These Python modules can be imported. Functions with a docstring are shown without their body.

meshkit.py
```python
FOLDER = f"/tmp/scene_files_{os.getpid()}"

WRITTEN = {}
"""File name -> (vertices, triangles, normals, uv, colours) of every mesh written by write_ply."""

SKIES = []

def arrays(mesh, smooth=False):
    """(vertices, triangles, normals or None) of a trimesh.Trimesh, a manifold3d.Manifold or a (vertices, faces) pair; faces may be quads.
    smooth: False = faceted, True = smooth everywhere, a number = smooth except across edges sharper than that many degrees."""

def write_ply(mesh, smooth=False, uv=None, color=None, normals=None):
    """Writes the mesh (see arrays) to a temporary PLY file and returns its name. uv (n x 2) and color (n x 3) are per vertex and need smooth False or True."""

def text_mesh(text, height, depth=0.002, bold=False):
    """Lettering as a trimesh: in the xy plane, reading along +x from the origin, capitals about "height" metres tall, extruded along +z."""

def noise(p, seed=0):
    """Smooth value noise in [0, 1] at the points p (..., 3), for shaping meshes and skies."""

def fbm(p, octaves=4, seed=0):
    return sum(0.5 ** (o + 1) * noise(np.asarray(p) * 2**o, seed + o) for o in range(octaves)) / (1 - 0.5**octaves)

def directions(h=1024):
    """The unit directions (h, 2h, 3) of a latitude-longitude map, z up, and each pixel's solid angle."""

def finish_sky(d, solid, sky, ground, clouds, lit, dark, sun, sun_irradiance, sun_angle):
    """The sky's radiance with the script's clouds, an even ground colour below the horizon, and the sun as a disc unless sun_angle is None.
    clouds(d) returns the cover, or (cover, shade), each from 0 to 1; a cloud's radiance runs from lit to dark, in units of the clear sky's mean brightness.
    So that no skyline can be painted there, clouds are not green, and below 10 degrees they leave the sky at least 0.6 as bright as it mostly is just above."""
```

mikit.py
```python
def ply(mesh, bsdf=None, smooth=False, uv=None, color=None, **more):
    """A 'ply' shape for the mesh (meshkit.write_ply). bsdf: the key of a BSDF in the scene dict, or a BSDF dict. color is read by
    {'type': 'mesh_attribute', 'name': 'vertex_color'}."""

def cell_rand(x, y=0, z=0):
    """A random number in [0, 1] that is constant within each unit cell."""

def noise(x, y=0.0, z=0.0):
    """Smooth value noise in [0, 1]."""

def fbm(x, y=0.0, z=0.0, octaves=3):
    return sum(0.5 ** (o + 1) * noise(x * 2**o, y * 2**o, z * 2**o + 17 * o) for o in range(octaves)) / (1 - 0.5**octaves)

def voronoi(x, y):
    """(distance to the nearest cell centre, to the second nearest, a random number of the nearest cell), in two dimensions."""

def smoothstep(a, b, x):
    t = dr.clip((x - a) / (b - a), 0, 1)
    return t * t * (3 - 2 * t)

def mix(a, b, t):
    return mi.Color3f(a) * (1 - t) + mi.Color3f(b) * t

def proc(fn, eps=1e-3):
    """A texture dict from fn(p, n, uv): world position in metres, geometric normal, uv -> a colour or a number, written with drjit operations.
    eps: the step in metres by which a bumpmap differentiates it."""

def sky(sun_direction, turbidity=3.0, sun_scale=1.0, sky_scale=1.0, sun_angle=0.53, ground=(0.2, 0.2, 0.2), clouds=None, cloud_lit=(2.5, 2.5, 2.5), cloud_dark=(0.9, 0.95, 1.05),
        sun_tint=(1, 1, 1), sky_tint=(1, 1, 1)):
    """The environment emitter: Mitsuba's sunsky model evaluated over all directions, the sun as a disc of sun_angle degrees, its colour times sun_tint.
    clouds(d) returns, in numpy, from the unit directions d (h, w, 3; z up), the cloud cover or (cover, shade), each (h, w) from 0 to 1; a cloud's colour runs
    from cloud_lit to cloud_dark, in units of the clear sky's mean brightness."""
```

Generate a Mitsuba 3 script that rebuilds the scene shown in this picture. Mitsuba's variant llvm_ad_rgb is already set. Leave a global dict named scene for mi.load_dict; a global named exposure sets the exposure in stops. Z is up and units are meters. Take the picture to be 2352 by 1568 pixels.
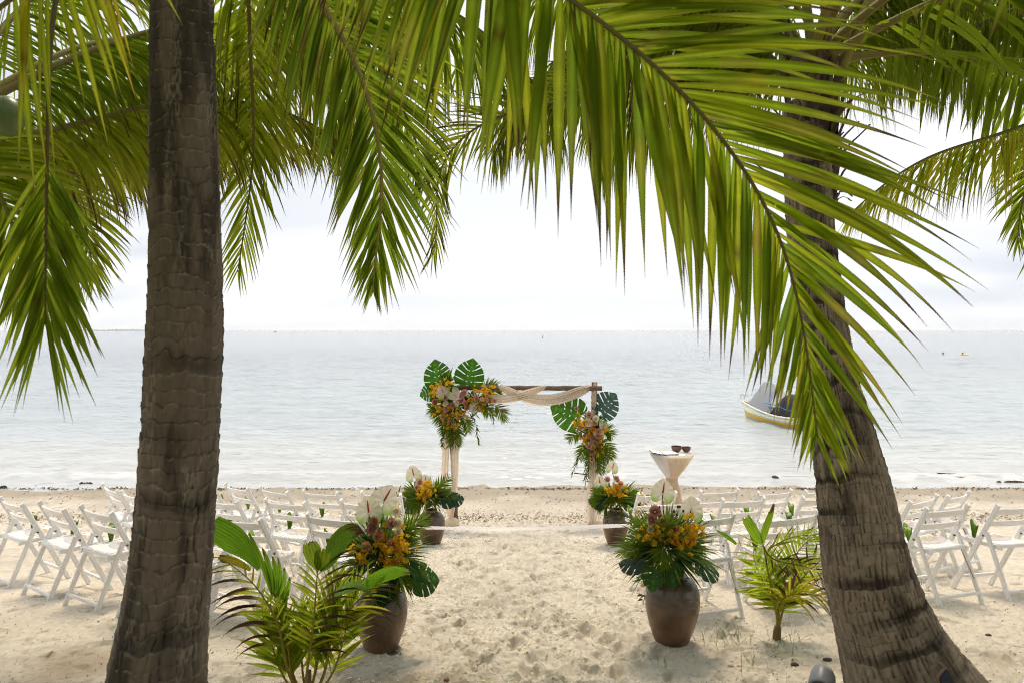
import math, numpy as np, trimesh, mitsuba as mi, drjit as dr, mikit, meshkit
from scipy.interpolate import PchipInterpolator, CubicSpline
from shapely.geometry import Polygon
from shapely import affinity
T4 = mi.ScalarTransform4f
scene, labels = {}, {}

# ---------------------------------------------------------------- camera, light, exposure
EYE, FOCAL, PITCH = 3.1, 1568.0, math.atan(24 / 1568)          # eye height over the sea, focal length and tilt read off a 2352 x 1568 copy of the photo
scene['camera'] = {'type': 'thinlens', 'fov': 2 * math.degrees(math.atan(1176 / FOCAL)), 'fov_axis': 'x', 'aperture_radius': 0.0028, 'focus_distance': 7.5, 'near_clip': 0.05, 'far_clip': 60000.0,
                   'to_world': T4().look_at(origin=[0, 0, EYE], target=[0, math.cos(PITCH), EYE - math.sin(PITCH)], up=[0, 0, 1])}


def unit(v): v = np.asarray(v, float); return v / (np.linalg.norm(v, axis=-1, keepdims=True) + 1e-12)


def clouds(d):
    z = np.maximum(d[..., 2], 0.0)
    q = np.stack([d[..., 0] / (z + 0.16), d[..., 1] / (z + 0.16), z * 0], -1)
    n = meshkit.fbm(q * [1.3, 2.6, 1] + 7.3, 5, 3)
    m = meshkit.fbm(q * [0.45, 0.8, 1] + 2.1, 4, 9)
    glow = np.clip(d @ unit(np.array([0.06, 1.0, 0.12])), 0, 1) ** 5
    shade = np.clip(0.50 + (n - 0.5) * 2.2 + (m - 0.5) * 1.6, 0, 1) * (1 - 0.80 * glow)
    return np.ones_like(z), np.clip(shade, 0, 1)


SUN = np.array([0.04, 0.55, 1.0]); SUN /= np.linalg.norm(SUN)
scene['sky'] = mikit.sky(SUN.tolist(), turbidity=4, sun_scale=0.42, sun_angle=14, ground=(0.35, 0.33, 0.28), clouds=clouds, cloud_lit=(1.85, 1.87, 1.90), cloud_dark=(1.10, 1.23, 1.42), sun_tint=(1.0, 0.975, 0.93))
exposure = 2.28


# ---------------------------------------------------------------- helpers
def P(x, y, Z):
    """The point at distance Z (metres out from the camera) that the photo shows at (x, y) of its 2352 x 1568 copy."""
    cx, cy = (x - 1176) / FOCAL, -(y - 784) / FOCAL
    d = np.array([cx, math.cos(PITCH) + cy * math.sin(PITCH), -math.sin(PITCH) + cy * math.cos(PITCH)])
    return np.array([0, 0, EYE]) + d / d[1] * Z


def px(Z): return Z / FOCAL                                     # one photo pixel in metres at distance Z
def srgb(r, g, b): return ((np.array([r, g, b]) / 255.0 + 0.055) / 1.055) ** 2.4


USED = {}


def new(name, label=None, cat=None, group=None, kind=None):
    n = USED.get(name, 0); USED[name] = n + 1
    key = name if n == 0 else f'{name}_{n:03d}'
    tag(key, label, cat, group, kind)
    return key


def tag(key, label=None, cat=None, group=None, kind=None):
    d = {k: v for k, v in (('label', label), ('category', cat), ('group', group), ('kind', kind)) if v}
    if d: labels[key] = {**labels.get(key, {}), **d}


def part(parent, name, shape, label=None, kind=None):
    key = new(parent + '__' + name)
    scene[key] = shape
    tag(key, label, None, None, kind)
    return key


def thing(name, shape, label, cat=None, group=None, kind=None):
    key = new(name, label, cat, group, kind)
    scene[key] = shape
    return key


class Mesh:
    """Collects vertices, faces and vertex colours of one mesh."""
    def __init__(s): s.v, s.f, s.c, s.n = [], [], [], 0
    def add(s, v, f, c=(0.5, 0.5, 0.5)):
        v = np.asarray(v, float); f = np.asarray(f, int)
        if f.shape[1] == 4: f = np.vstack([f[:, [0, 1, 2]], f[:, [0, 2, 3]]])
        s.v.append(v); s.f.append(f + s.n); s.c.append(np.broadcast_to(np.asarray(c, float), (len(v), 3))); s.n += len(v)
        return s
    def arrays(s): return np.vstack(s.v), np.vstack(s.f), np.vstack(s.c)
    def ply(s, bsdf, smooth=False, **k):
        v, f, c = s.arrays()
        return tinted((v, f), bsdf, c, smooth, **k)


TINTS = []                                                       # pairs of hues; a mesh's uv holds (which pair and how far between the two, brightness)


def tinted(vf, bsdf, color, smooth=False, **k):
    """A mesh with its own colour at each vertex. For the materials without relief the colour is written as a place between two hues and a brightness, so that meshes of one material can be joined."""
    c = np.clip(np.asarray(color, float), 1e-4, 1)
    if bsdf not in ('leaf', 'foliage', 'petal', 'chiffon', 'matte', 'glossy'): return mikit.ply(vf, bsdf, smooth=smooth, color=c, **k)
    s = c.sum(1); h = c / s[:, None]; m = h.mean(0)
    ax = np.linalg.svd(h - m, full_matrices=False)[2][0] if len(h) < 4000 else np.linalg.svd((h - m)[:: len(h) // 2000], full_matrices=False)[2][0]
    t = (h - m) @ ax; lo, hi = t.min(), max(t.max(), t.min() + 1e-6)
    u = 2 * (len(TINTS) // 2) + np.clip((t - lo) / (hi - lo), 0.001, 0.999)
    TINTS.extend([np.clip(m + ax * lo, 1e-4, 1), np.clip(m + ax * hi, 1e-4, 1)])
    return mikit.ply(vf, bsdf, smooth=smooth, uv=np.stack([u, s], 1), **k)


_HUES = []


def hue(p, n, uv):
    if not _HUES: _HUES.extend(mi.Float(np.ascontiguousarray(x, np.float32)) for x in np.array(TINTS).T)
    i = dr.clip(mi.UInt32(dr.maximum(uv.x, 0) * 0.5) * 2, 0, len(TINTS) - 2); t = dr.clip(uv.x - mi.Float(i), 0, 1)
    return mi.Color3f(*[dr.lerp(dr.gather(mi.Float, x, i), dr.gather(mi.Float, x, i + 1), t) for x in _HUES]) * uv.y


def spline(pts, n=40):
    pts = np.asarray(pts, float)
    s = np.r_[0, np.cumsum(np.linalg.norm(np.diff(pts, axis=0), axis=1))]
    q = CubicSpline(s, pts)(np.linspace(0, s[-1], n * 4))
    s = np.r_[0, np.cumsum(np.linalg.norm(np.diff(q, axis=0), axis=1))]
    u = np.linspace(0, s[-1], n)
    return np.stack([np.interp(u, s, q[:, k]) for k in range(3)], 1), s[-1]


def frames(p, hint=(0, -1, 0.3)):
    t = unit(np.gradient(p, axis=0))
    a = unit(np.cross(t, np.broadcast_to(np.asarray(hint, float), t.shape)))
    return t, a, np.cross(t, a)


def tube(p, r, sides=8, hint=(0.3, -1, 0.2), flat=1.0, cap=True):
    p = np.asarray(p, float); t, a, b = frames(p, hint)
    r = np.broadcast_to(np.asarray(r, float), (len(p),))
    ang = np.arange(sides) * 2 * np.pi / sides
    v = (p[:, None] + r[:, None, None] * (np.cos(ang)[None, :, None] * a[:, None] + flat * np.sin(ang)[None, :, None] * b[:, None])).reshape(-1, 3)
    i, j = np.meshgrid(np.arange(len(p) - 1), np.arange(sides), indexing='ij')
    q = np.stack([i * sides + j, i * sides + (j + 1) % sides, (i + 1) * sides + (j + 1) % sides, (i + 1) * sides + j], -1).reshape(-1, 4)
    f = np.vstack([q[:, [0, 1, 2]], q[:, [0, 2, 3]]])
    if cap:
        n = len(v); v = np.vstack([v, p[:1], p[-1:]]); k = np.arange(sides); e = (len(p) - 1) * sides
        f = np.vstack([f, np.stack([k * 0 + n, (k + 1) % sides, k], 1), np.stack([k * 0 + n + 1, e + k, e + (k + 1) % sides], 1)])
    return v, f


def lathe(prof, sides=48, wob=None):
    """prof: rows (radius, z); wob(angle, z) multiplies the radius."""
    prof = np.asarray(prof, float); a = np.arange(sides) * 2 * np.pi / sides
    r = prof[:, :1] * np.ones((1, sides))
    if wob is not None: r = r * wob(a[None, :], prof[:, 1:2])
    v = np.stack([r * np.cos(a), r * np.sin(a), np.broadcast_to(prof[:, 1:2], r.shape)], -1).reshape(-1, 3)
    i, j = np.meshgrid(np.arange(len(prof) - 1), np.arange(sides), indexing='ij')
    q = np.stack([i * sides + j, i * sides + (j + 1) % sides, (i + 1) * sides + (j + 1) % sides, (i + 1) * sides + j], -1).reshape(-1, 4)
    return v, q


def bar(p0, p1, w, d, up=(0, 0, 1), ch=0.2):
    """A bar with chamfered edges: width w across, depth d along 'up'."""
    p = np.array([p0, p1], float)
    p = np.linspace(p[0], p[1], 2) if len(p) == 2 else p
    t = unit(p[1] - p[0]); a = unit(np.cross(t, up)); b = np.cross(a, t)
    c = ch * min(w, d)
    pr = np.array([[-w / 2 + c, -d / 2], [w / 2 - c, -d / 2], [w / 2, -d / 2 + c], [w / 2, d / 2 - c], [w / 2 - c, d / 2], [-w / 2 + c, d / 2], [-w / 2, d / 2 - c], [-w / 2, -d / 2 + c]])
    v = np.vstack([e + pr[:, :1] * a + pr[:, 1:] * b for e in p])
    k = np.arange(8); q = np.stack([k, (k + 1) % 8, (k + 1) % 8 + 8, k + 8], 1)
    f = np.vstack([q[:, [0, 1, 2]], q[:, [0, 2, 3]], [[0, j + 1, j] for j in range(1, 7)], [[8, 8 + j, 9 + j] for j in range(1, 7)]])
    return v, f


def sweep_box(pts, w, h, up=(0, 0, 1)):
    """A flat strip of thickness w and height h along pts."""
    p = np.asarray(pts, float); t = unit(np.gradient(p, axis=0)); a = unit(np.cross(t, up)); b = np.cross(a, t)
    c = 0.25 * min(w, h)
    pr = np.array([[-w / 2 + c, -h / 2], [w / 2 - c, -h / 2], [w / 2, -h / 2 + c], [w / 2, h / 2 - c], [w / 2 - c, h / 2], [-w / 2 + c, h / 2], [-w / 2, h / 2 - c], [-w / 2, -h / 2 + c]])
    v = np.vstack([p[i] + pr[:, :1] * a[i] + pr[:, 1:] * b[i] for i in range(len(p))])
    f = []
    for i in range(len(p) - 1):
        for j in range(8):
            f.append([i * 8 + j, i * 8 + (j + 1) % 8, i * 8 + 8 + (j + 1) % 8, i * 8 + 8 + j])
    f = np.array(f); f = np.vstack([f[:, [0, 1, 2]], f[:, [0, 2, 3]], [[0, j + 1, j] for j in range(1, 7)]])
    e = (len(p) - 1) * 8
    return v, np.vstack([f, [[e, e + j, e + j + 1] for j in range(1, 7)]])


def grid_faces(nr, nc):
    i, j = np.meshgrid(np.arange(nr - 1), np.arange(nc - 1), indexing='ij')
    return np.stack([i * nc + j, i * nc + j + 1, (i + 1) * nc + j + 1, (i + 1) * nc + j], -1).reshape(-1, 4)


# ---------------------------------------------------------------- materials
VC = {'type': 'mesh_attribute', 'name': 'vertex_color'}
HUE = mikit.proc(hue)
scene['leaf'] = {'type': 'principledthin', 'base_color': HUE, 'roughness': 0.42, 'diff_trans': 1.5, 'eta': 1.42}
scene['foliage'] = {'type': 'principledthin', 'base_color': HUE, 'roughness': 0.5, 'diff_trans': 1.1, 'eta': 1.35}
scene['petal'] = {'type': 'principledthin', 'base_color': HUE, 'roughness': 0.55, 'diff_trans': 1.1, 'eta': 1.3}
scene['chiffon'] = {'type': 'principledthin', 'base_color': HUE, 'roughness': 0.7, 'diff_trans': 1.2, 'eta': 1.2}
scene['matte'] = {'type': 'twosided', 'bsdf': {'type': 'principled', 'base_color': HUE, 'roughness': 0.75, 'specular': 0.3}}
scene['glossy'] = {'type': 'twosided', 'bsdf': {'type': 'principled', 'base_color': HUE, 'roughness': 0.35, 'specular': 0.5}}
scene['bark'] = {'type': 'twosided', 'bsdf': {'type': 'bumpmap', 'scale': 1.0, 'arbitrary': mikit.proc(lambda p, n, uv: 0.0055 * mikit.noise(p.x * 90, p.y * 90, p.z * 45)),
                 'bsdf': {'type': 'principled', 'base_color': VC, 'roughness': 0.9, 'specular': 0.2}}}


scene['white_paint'] = {'type': 'twosided', 'bsdf': {'type': 'principled', 'base_color': {'type': 'rgb', 'value': [0.79, 0.785, 0.775]}, 'roughness': 0.45, 'specular': 0.4}}

# ---------------------------------------------------------------- the beach: height of the sand under the eye, by distance
DEPTH = PchipInterpolator([-30, 0, 3, 4.6, 5.2, 6.65, 8.45, 10.45, 12.0, 13.7, 15.5, 20, 60], [1.55, 1.85, 2.0, 2.11, 2.17, 2.40, 2.645, 2.97, 3.05, 3.10, 3.22, 3.6, 6.0])


def sand_low(x, y):
    x, y = np.asarray(x, float), np.asarray(y, float)
    big = meshkit.fbm(np.stack([x * 0.25, y * 0.25, x * 0], -1), 3, 5) - 0.5
    return EYE - DEPTH(np.clip(y, -30, 60)) + 0.05 * big * np.clip((13.6 - y) / 3, 0.25, 1)


def ground(x, y): return float(sand_low(x, y))


def on_ground(x, y, dz=0.0): return np.array([x, y, ground(x, y) + dz])


def sand_mesh():
    xs = np.r_[-60, -40, -25, -18, -14, -11, np.arange(-9, -5, 0.05), np.arange(-5, 5, 0.016), np.arange(5, 9, 0.05), 9, 11, 14, 18, 25, 40, 60]
    ys = [-30, -20, -12, -6, -3, -1, 0.5, 1.5, 2.2]
    y = 2.6
    while y < 14.6: ys.append(y); y += 0.012 * (y / 3.0) ** 1.1
    ys += [15, 16, 18, 22, 30, 45, 60]
    ys = np.array(ys)
    X, Y = np.meshgrid(xs, ys)
    Z = sand_low(X, Y)
    Z = np.where((Y > 1) & (Y < 14), Z + 0.022 * (meshkit.fbm(np.stack([X * 1.6, Y * 1.9, X * 0], -1), 4, 8) - 0.5) + 0.010 * (meshkit.fbm(np.stack([X * 7, Y * 7, X * 0], -1), 3, 2) - 0.5), Z)
    rng = np.random.default_rng(4)
    D = np.zeros_like(Z)

    def dent(cx, cy, a, lw, ll, depth):
        R = 2.4 * ll
        i0, i1 = np.searchsorted(ys, [cy - R, cy + R]); j0, j1 = np.searchsorted(xs, [cx - R, cx + R])
        if i1 - i0 < 2 or j1 - j0 < 2: return
        dx, dy = X[i0:i1, j0:j1] - cx, Y[i0:i1, j0:j1] - cy
        u = (dx * math.cos(a) + dy * math.sin(a)) / lw; v = (-dx * math.sin(a) + dy * math.cos(a)) / ll
        r = np.sqrt(u * u + v * v)
        D[i0:i1, j0:j1] += -depth * np.exp(-(r ** 4)) * (0.75 + 0.5 * meshkit.noise(np.stack([u * 2 + cx * 50, v * 2, u * 0], -1))) + 0.5 * depth * np.exp(-((r - 1.35) / 0.33) ** 2) * (0.6 + 0.4 * np.sin(3 * np.arctan2(v, u) + cx * 9))
    for k in range(1150):
        cy = 2.8 + rng.random() ** 1.3 * 7.6
        aisle = rng.random() < 0.55
        cx = rng.normal(0.1, 0.75) if aisle else rng.uniform(-0.75, 0.75) * (cy + 0.8)
        a = rng.normal(0, 0.5) if aisle else rng.uniform(0, 6.3)
        s = rng.uniform(0.6, 1.15)
        dent(cx, cy, a, 0.045 * s * rng.uniform(0.7, 1.5), 0.110 * s * rng.uniform(0.6, 1.2), rng.uniform(0.008, 0.034))
    for k in range(1600):                                       # small scuffs
        cy = 2.8 + rng.random() * 8.5
        dent(rng.uniform(-0.8, 0.8) * cy, cy, rng.uniform(0, 6.3), rng.uniform(0.015, 0.04), rng.uniform(0.02, 0.06), rng.uniform(0.006, 0.019))
    Z = Z + D
    return np.stack([X, Y, Z], -1).reshape(-1, 3), grid_faces(len(ys), len(xs)), (xs, ys, Z)


SV, SF, (SX, SY, SZ) = sand_mesh()


def sand_at(x, y):
    """Height of the sand as built, footprints included."""
    i = np.clip(np.searchsorted(SY, y), 1, len(SY) - 1); j = np.clip(np.searchsorted(SX, x), 1, len(SX) - 1)
    ty = (y - SY[i - 1]) / (SY[i] - SY[i - 1]); tx = (x - SX[j - 1]) / (SX[j] - SX[j - 1])
    return (SZ[i - 1, j - 1] * (1 - tx) + SZ[i - 1, j] * tx) * (1 - ty) + (SZ[i, j - 1] * (1 - tx) + SZ[i, j] * tx) * ty


def lerp(a, b, t): return np.asarray(a) * (1 - t[..., None]) + np.asarray(b) * t[..., None]
def step(a, b, x): t = np.clip((x - a) / (b - a), 0, 1); return t * t * (3 - 2 * t)
def plane(x, y, k=1.0): return np.stack([x * k, y * k, x * 0], -1)


def sand_color(v):
    x, y, z = v.T
    c = lerp((0.445, 0.405, 0.335), (0.535, 0.495, 0.42), meshkit.fbm(plane(x, y, 1.1), 4, 1))
    soil = step(0.48, 0.66, meshkit.fbm(plane(x, y, 1.0) + 3.7, 4, 2)) * step(5.4, 4.2, y)
    c = lerp(c, (0.235, 0.185, 0.125), soil * 0.7) * (0.86 + 0.28 * np.random.default_rng(2).random(len(x)))[:, None]
    speck = (np.random.default_rng(3).random(len(x)) > 0.975) * step(0.42, 0.65, meshkit.fbm(plane(x, y, 1.7) + 9, 3, 3))
    c = lerp(c, (0.16, 0.11, 0.07), speck * 0.6)
    wet = step(0.085, 0.03, z + 0.03 * meshkit.noise(plane(x * 1.3, y * 2.0)))
    return lerp(c, (0.25, 0.215, 0.165), wet * 0.75)


scene['sand_skin'] = {'type': 'bumpmap', 'scale': 1.0, 'arbitrary': mikit.proc(lambda p, n, uv: 0.006 * mikit.noise(p.x * 24, p.y * 24) + 0.0035 * mikit.noise(p.x * 63, p.y * 63) + 0.0022 * mikit.noise(p.x * 190, p.y * 190)),
                      'bsdf': {'type': 'principled', 'base_color': VC, 'roughness': 0.9, 'specular': 0.15}}
thing('sand_beach', mikit.ply((SV, SF), 'sand_skin', smooth=True, color=sand_color(SV)), 'pale sand beach sloping down to the sea, trodden with footprints', None, None, 'structure')


# ---------------------------------------------------------------- the sea
def wave(X, Y):
    f = lambda a, b, s, o=3: meshkit.fbm(np.stack([X * a + Y * 0.04, Y * b + X * 0.05, X * 0], -1), o, s) - 0.5
    return 0.14 * f(0.10, 0.30, 1) + 0.11 * f(0.35, 1.0, 2, 2) + 0.075 * f(1.0, 2.6, 4, 2)


def sea_mesh():
    xs = [0.0]; x = 0.0
    while x < 11: x += 0.06; xs.append(x)
    while x < 15000: x *= 1.012 if x < 140 else 1.25; xs.append(x)
    xs = np.array(xs); xs = np.r_[-xs[:0:-1], xs]
    ys = [12.9]; y = 12.9
    while y < 17: y += 0.03; ys.append(y)
    while y < 200: y *= 1.005; ys.append(y)
    while y < 15500: y *= 1.04; ys.append(y)
    ys = np.array(ys)
    X, Y = np.meshgrid(xs, ys)
    near = np.clip((Y - 13.9) / 3.0, 0.12, 1) * np.clip(1 - (Y - 60) / 140, 0, 1) * np.clip((140 - abs(X)) / 30, 0, 1)
    Z = wave(X, Y) * near
    edge = 14.45 + 0.28 * (meshkit.fbm(np.stack([X * 0.22, X * 0, X * 0], -1), 3, 6) - 0.5)
    d = Y - edge
    r = meshkit.fbm(np.stack([X * 3.0, Y * 5, X * 0], -1), 3, 11)
    Z += (0.055 * np.exp(-(d / 0.30) ** 2) + 0.03 * np.exp(-((d - 1.5) / 0.4) ** 2)) * (0.35 + 1.3 * meshkit.fbm(np.stack([X * 0.35, Y * 0.1, X * 0], -1), 3, 12)) + 0.05 * (r - 0.5) * np.exp(-(d / 0.35) ** 2)
    Z += 0.012
    return np.stack([X, Y, Z], -1).reshape(-1, 3), grid_faces(len(ys), len(xs))


def sea_color(v):
    x, y, z = v.T
    edge = y - 14.45 - 0.28 * (meshkit.fbm(np.stack([x * 0.22, x * 0, x * 0], -1), 3, 6) - 0.5)
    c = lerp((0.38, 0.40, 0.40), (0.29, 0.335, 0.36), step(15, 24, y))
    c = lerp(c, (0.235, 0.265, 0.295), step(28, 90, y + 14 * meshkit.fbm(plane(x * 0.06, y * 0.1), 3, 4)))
    fo = meshkit.fbm(plane(x * 2.2, y * 6.0), 4, 5); run = meshkit.fbm(np.stack([x * 0.5, x * 0, x * 0], -1), 3, 8)
    foam = step(0.50, 0.68, fo + 0.26 * step(0.75, 0.0, abs(edge)) - 0.14) * step(0.8, 0.1, abs(edge - 0.05)) * np.clip(run * 2.2 - 0.55, 0, 1)
    return lerp(c, (0.60, 0.60, 0.59), np.clip(0.7 * foam, 0, 1))


scene['water'] = {'type': 'bumpmap', 'scale': 1.0, 'arbitrary': mikit.proc(lambda p, n, uv: (0.15 + 0.85 * mikit.smoothstep(250, 40, p.y)) * (0.042 * mikit.fbm(p.x * 1.3, p.y * 3.6, 0.0, 2) + 0.014 * mikit.noise(p.x * 5.0, p.y * 13.0))),
                  'bsdf': {'type': 'principled', 'base_color': VC, 'roughness': 0.22, 'specular': 0.55}}
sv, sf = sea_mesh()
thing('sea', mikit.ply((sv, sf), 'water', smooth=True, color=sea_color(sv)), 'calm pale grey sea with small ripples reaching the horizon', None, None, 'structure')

# ---------------------------------------------------------------- palms: leaflets, fronds, trunks
def blades(p0, d0, w0, L, w, droop, cols, rng, nseg=8, fold=0.35, tip=0.12, yellow=None, base_w=0.45, taper=0.85, wide=0.25, fine=False):
    """Many narrow folded leaves at once: start, direction, width direction, length, half width, droop per metre. cols: (N, 3). Returns (N, k, 3) points, faces of one leaf, colours."""
    N = len(p0); d = unit(d0); p = np.array(p0, float); V, C = [], []
    step = (L / nseg)[:, None]
    tips = np.clip(1 - tip * rng.uniform(0.3, 2.2, N), 0.12, 0.98)
    ph = rng.uniform(0, 50, N)
    X = [-1, -0.80, -0.09, 0.09, 0.80, 1] if fine else [-1, 0, 1]
    m = len(X)
    for k in range(nseg + 1):
        s = k / nseg
        prof = np.interp(s, [0, wide, 0.55, 1], [base_w, 1, 0.86, 0.0]) if s < 0.55 else 0.86 * ((1 - s) / 0.45) ** taper
        W = unit(w0 - (w0 * d).sum(-1, keepdims=True) * d)
        Nn = np.cross(d, W)
        hw = (w * max(prof, 0.02))[:, None]
        V.append(np.stack([p + W * hw * x + Nn * hw * fold * abs(x) for x in X], 1))
        dead = np.clip((s - tips) / 0.10, 0, 1)[:, None]
        y = meshkit.noise(np.stack([ph, ph * 0 + s * 7, ph * 0], -1), 3)[:, None]
        c = cols
        if yellow is not None:
            a = np.clip(np.clip((y - 0.66) * 4, 0, 1) * 0.8 + np.clip((s - tips + 0.30) * 1.6, 0, 0.6)[:, None], 0, 1) * yellow
            c = c * (1 - a) + np.array([0.40, 0.28, 0.02]) * a
        c = c * (0.82 + 0.36 * meshkit.noise(np.stack([ph * 3.3, ph * 0 + s * 22, ph * 0], -1), 5)[:, None])
        sp = np.clip((meshkit.noise(np.stack([ph * 7.7, ph * 0 + s * 30, ph * 0], -1), 8)[:, None] - 0.86) * 8, 0, 0.7) if fine else 0.0
        c = c * (1 - sp) + np.array([0.12, 0.07, 0.02]) * sp
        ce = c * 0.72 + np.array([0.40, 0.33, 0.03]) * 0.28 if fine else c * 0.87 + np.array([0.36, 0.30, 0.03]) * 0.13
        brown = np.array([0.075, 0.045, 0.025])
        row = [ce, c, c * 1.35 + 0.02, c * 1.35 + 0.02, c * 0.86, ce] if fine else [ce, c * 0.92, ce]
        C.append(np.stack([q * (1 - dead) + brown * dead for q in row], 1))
        p = p + d * step
        d = unit(d + np.array([0, 0, -1.0]) * droop[:, None] * step * (0.5 + s))
    V = np.concatenate(V, 1); C = np.concatenate(C, 1)
    f = np.array([[m * k + j, m * k + j + 1, m * k + m + j + 1, m * k + m + j] for k in range(nseg) for j in range(m - 1)])
    f = np.vstack([f[:, [0, 1, 2]], f[:, [0, 2, 3]]])
    return V, f, C


FRONT = (0, -1, 0.15); UP = (0.02, -0.1, 1)
GREEN = np.array([[0.098, 0.182, 0.018], [0.196, 0.292, 0.018], [0.315, 0.375, 0.020], [0.46, 0.40, 0.028], [0.54, 0.36, 0.03]])


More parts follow.
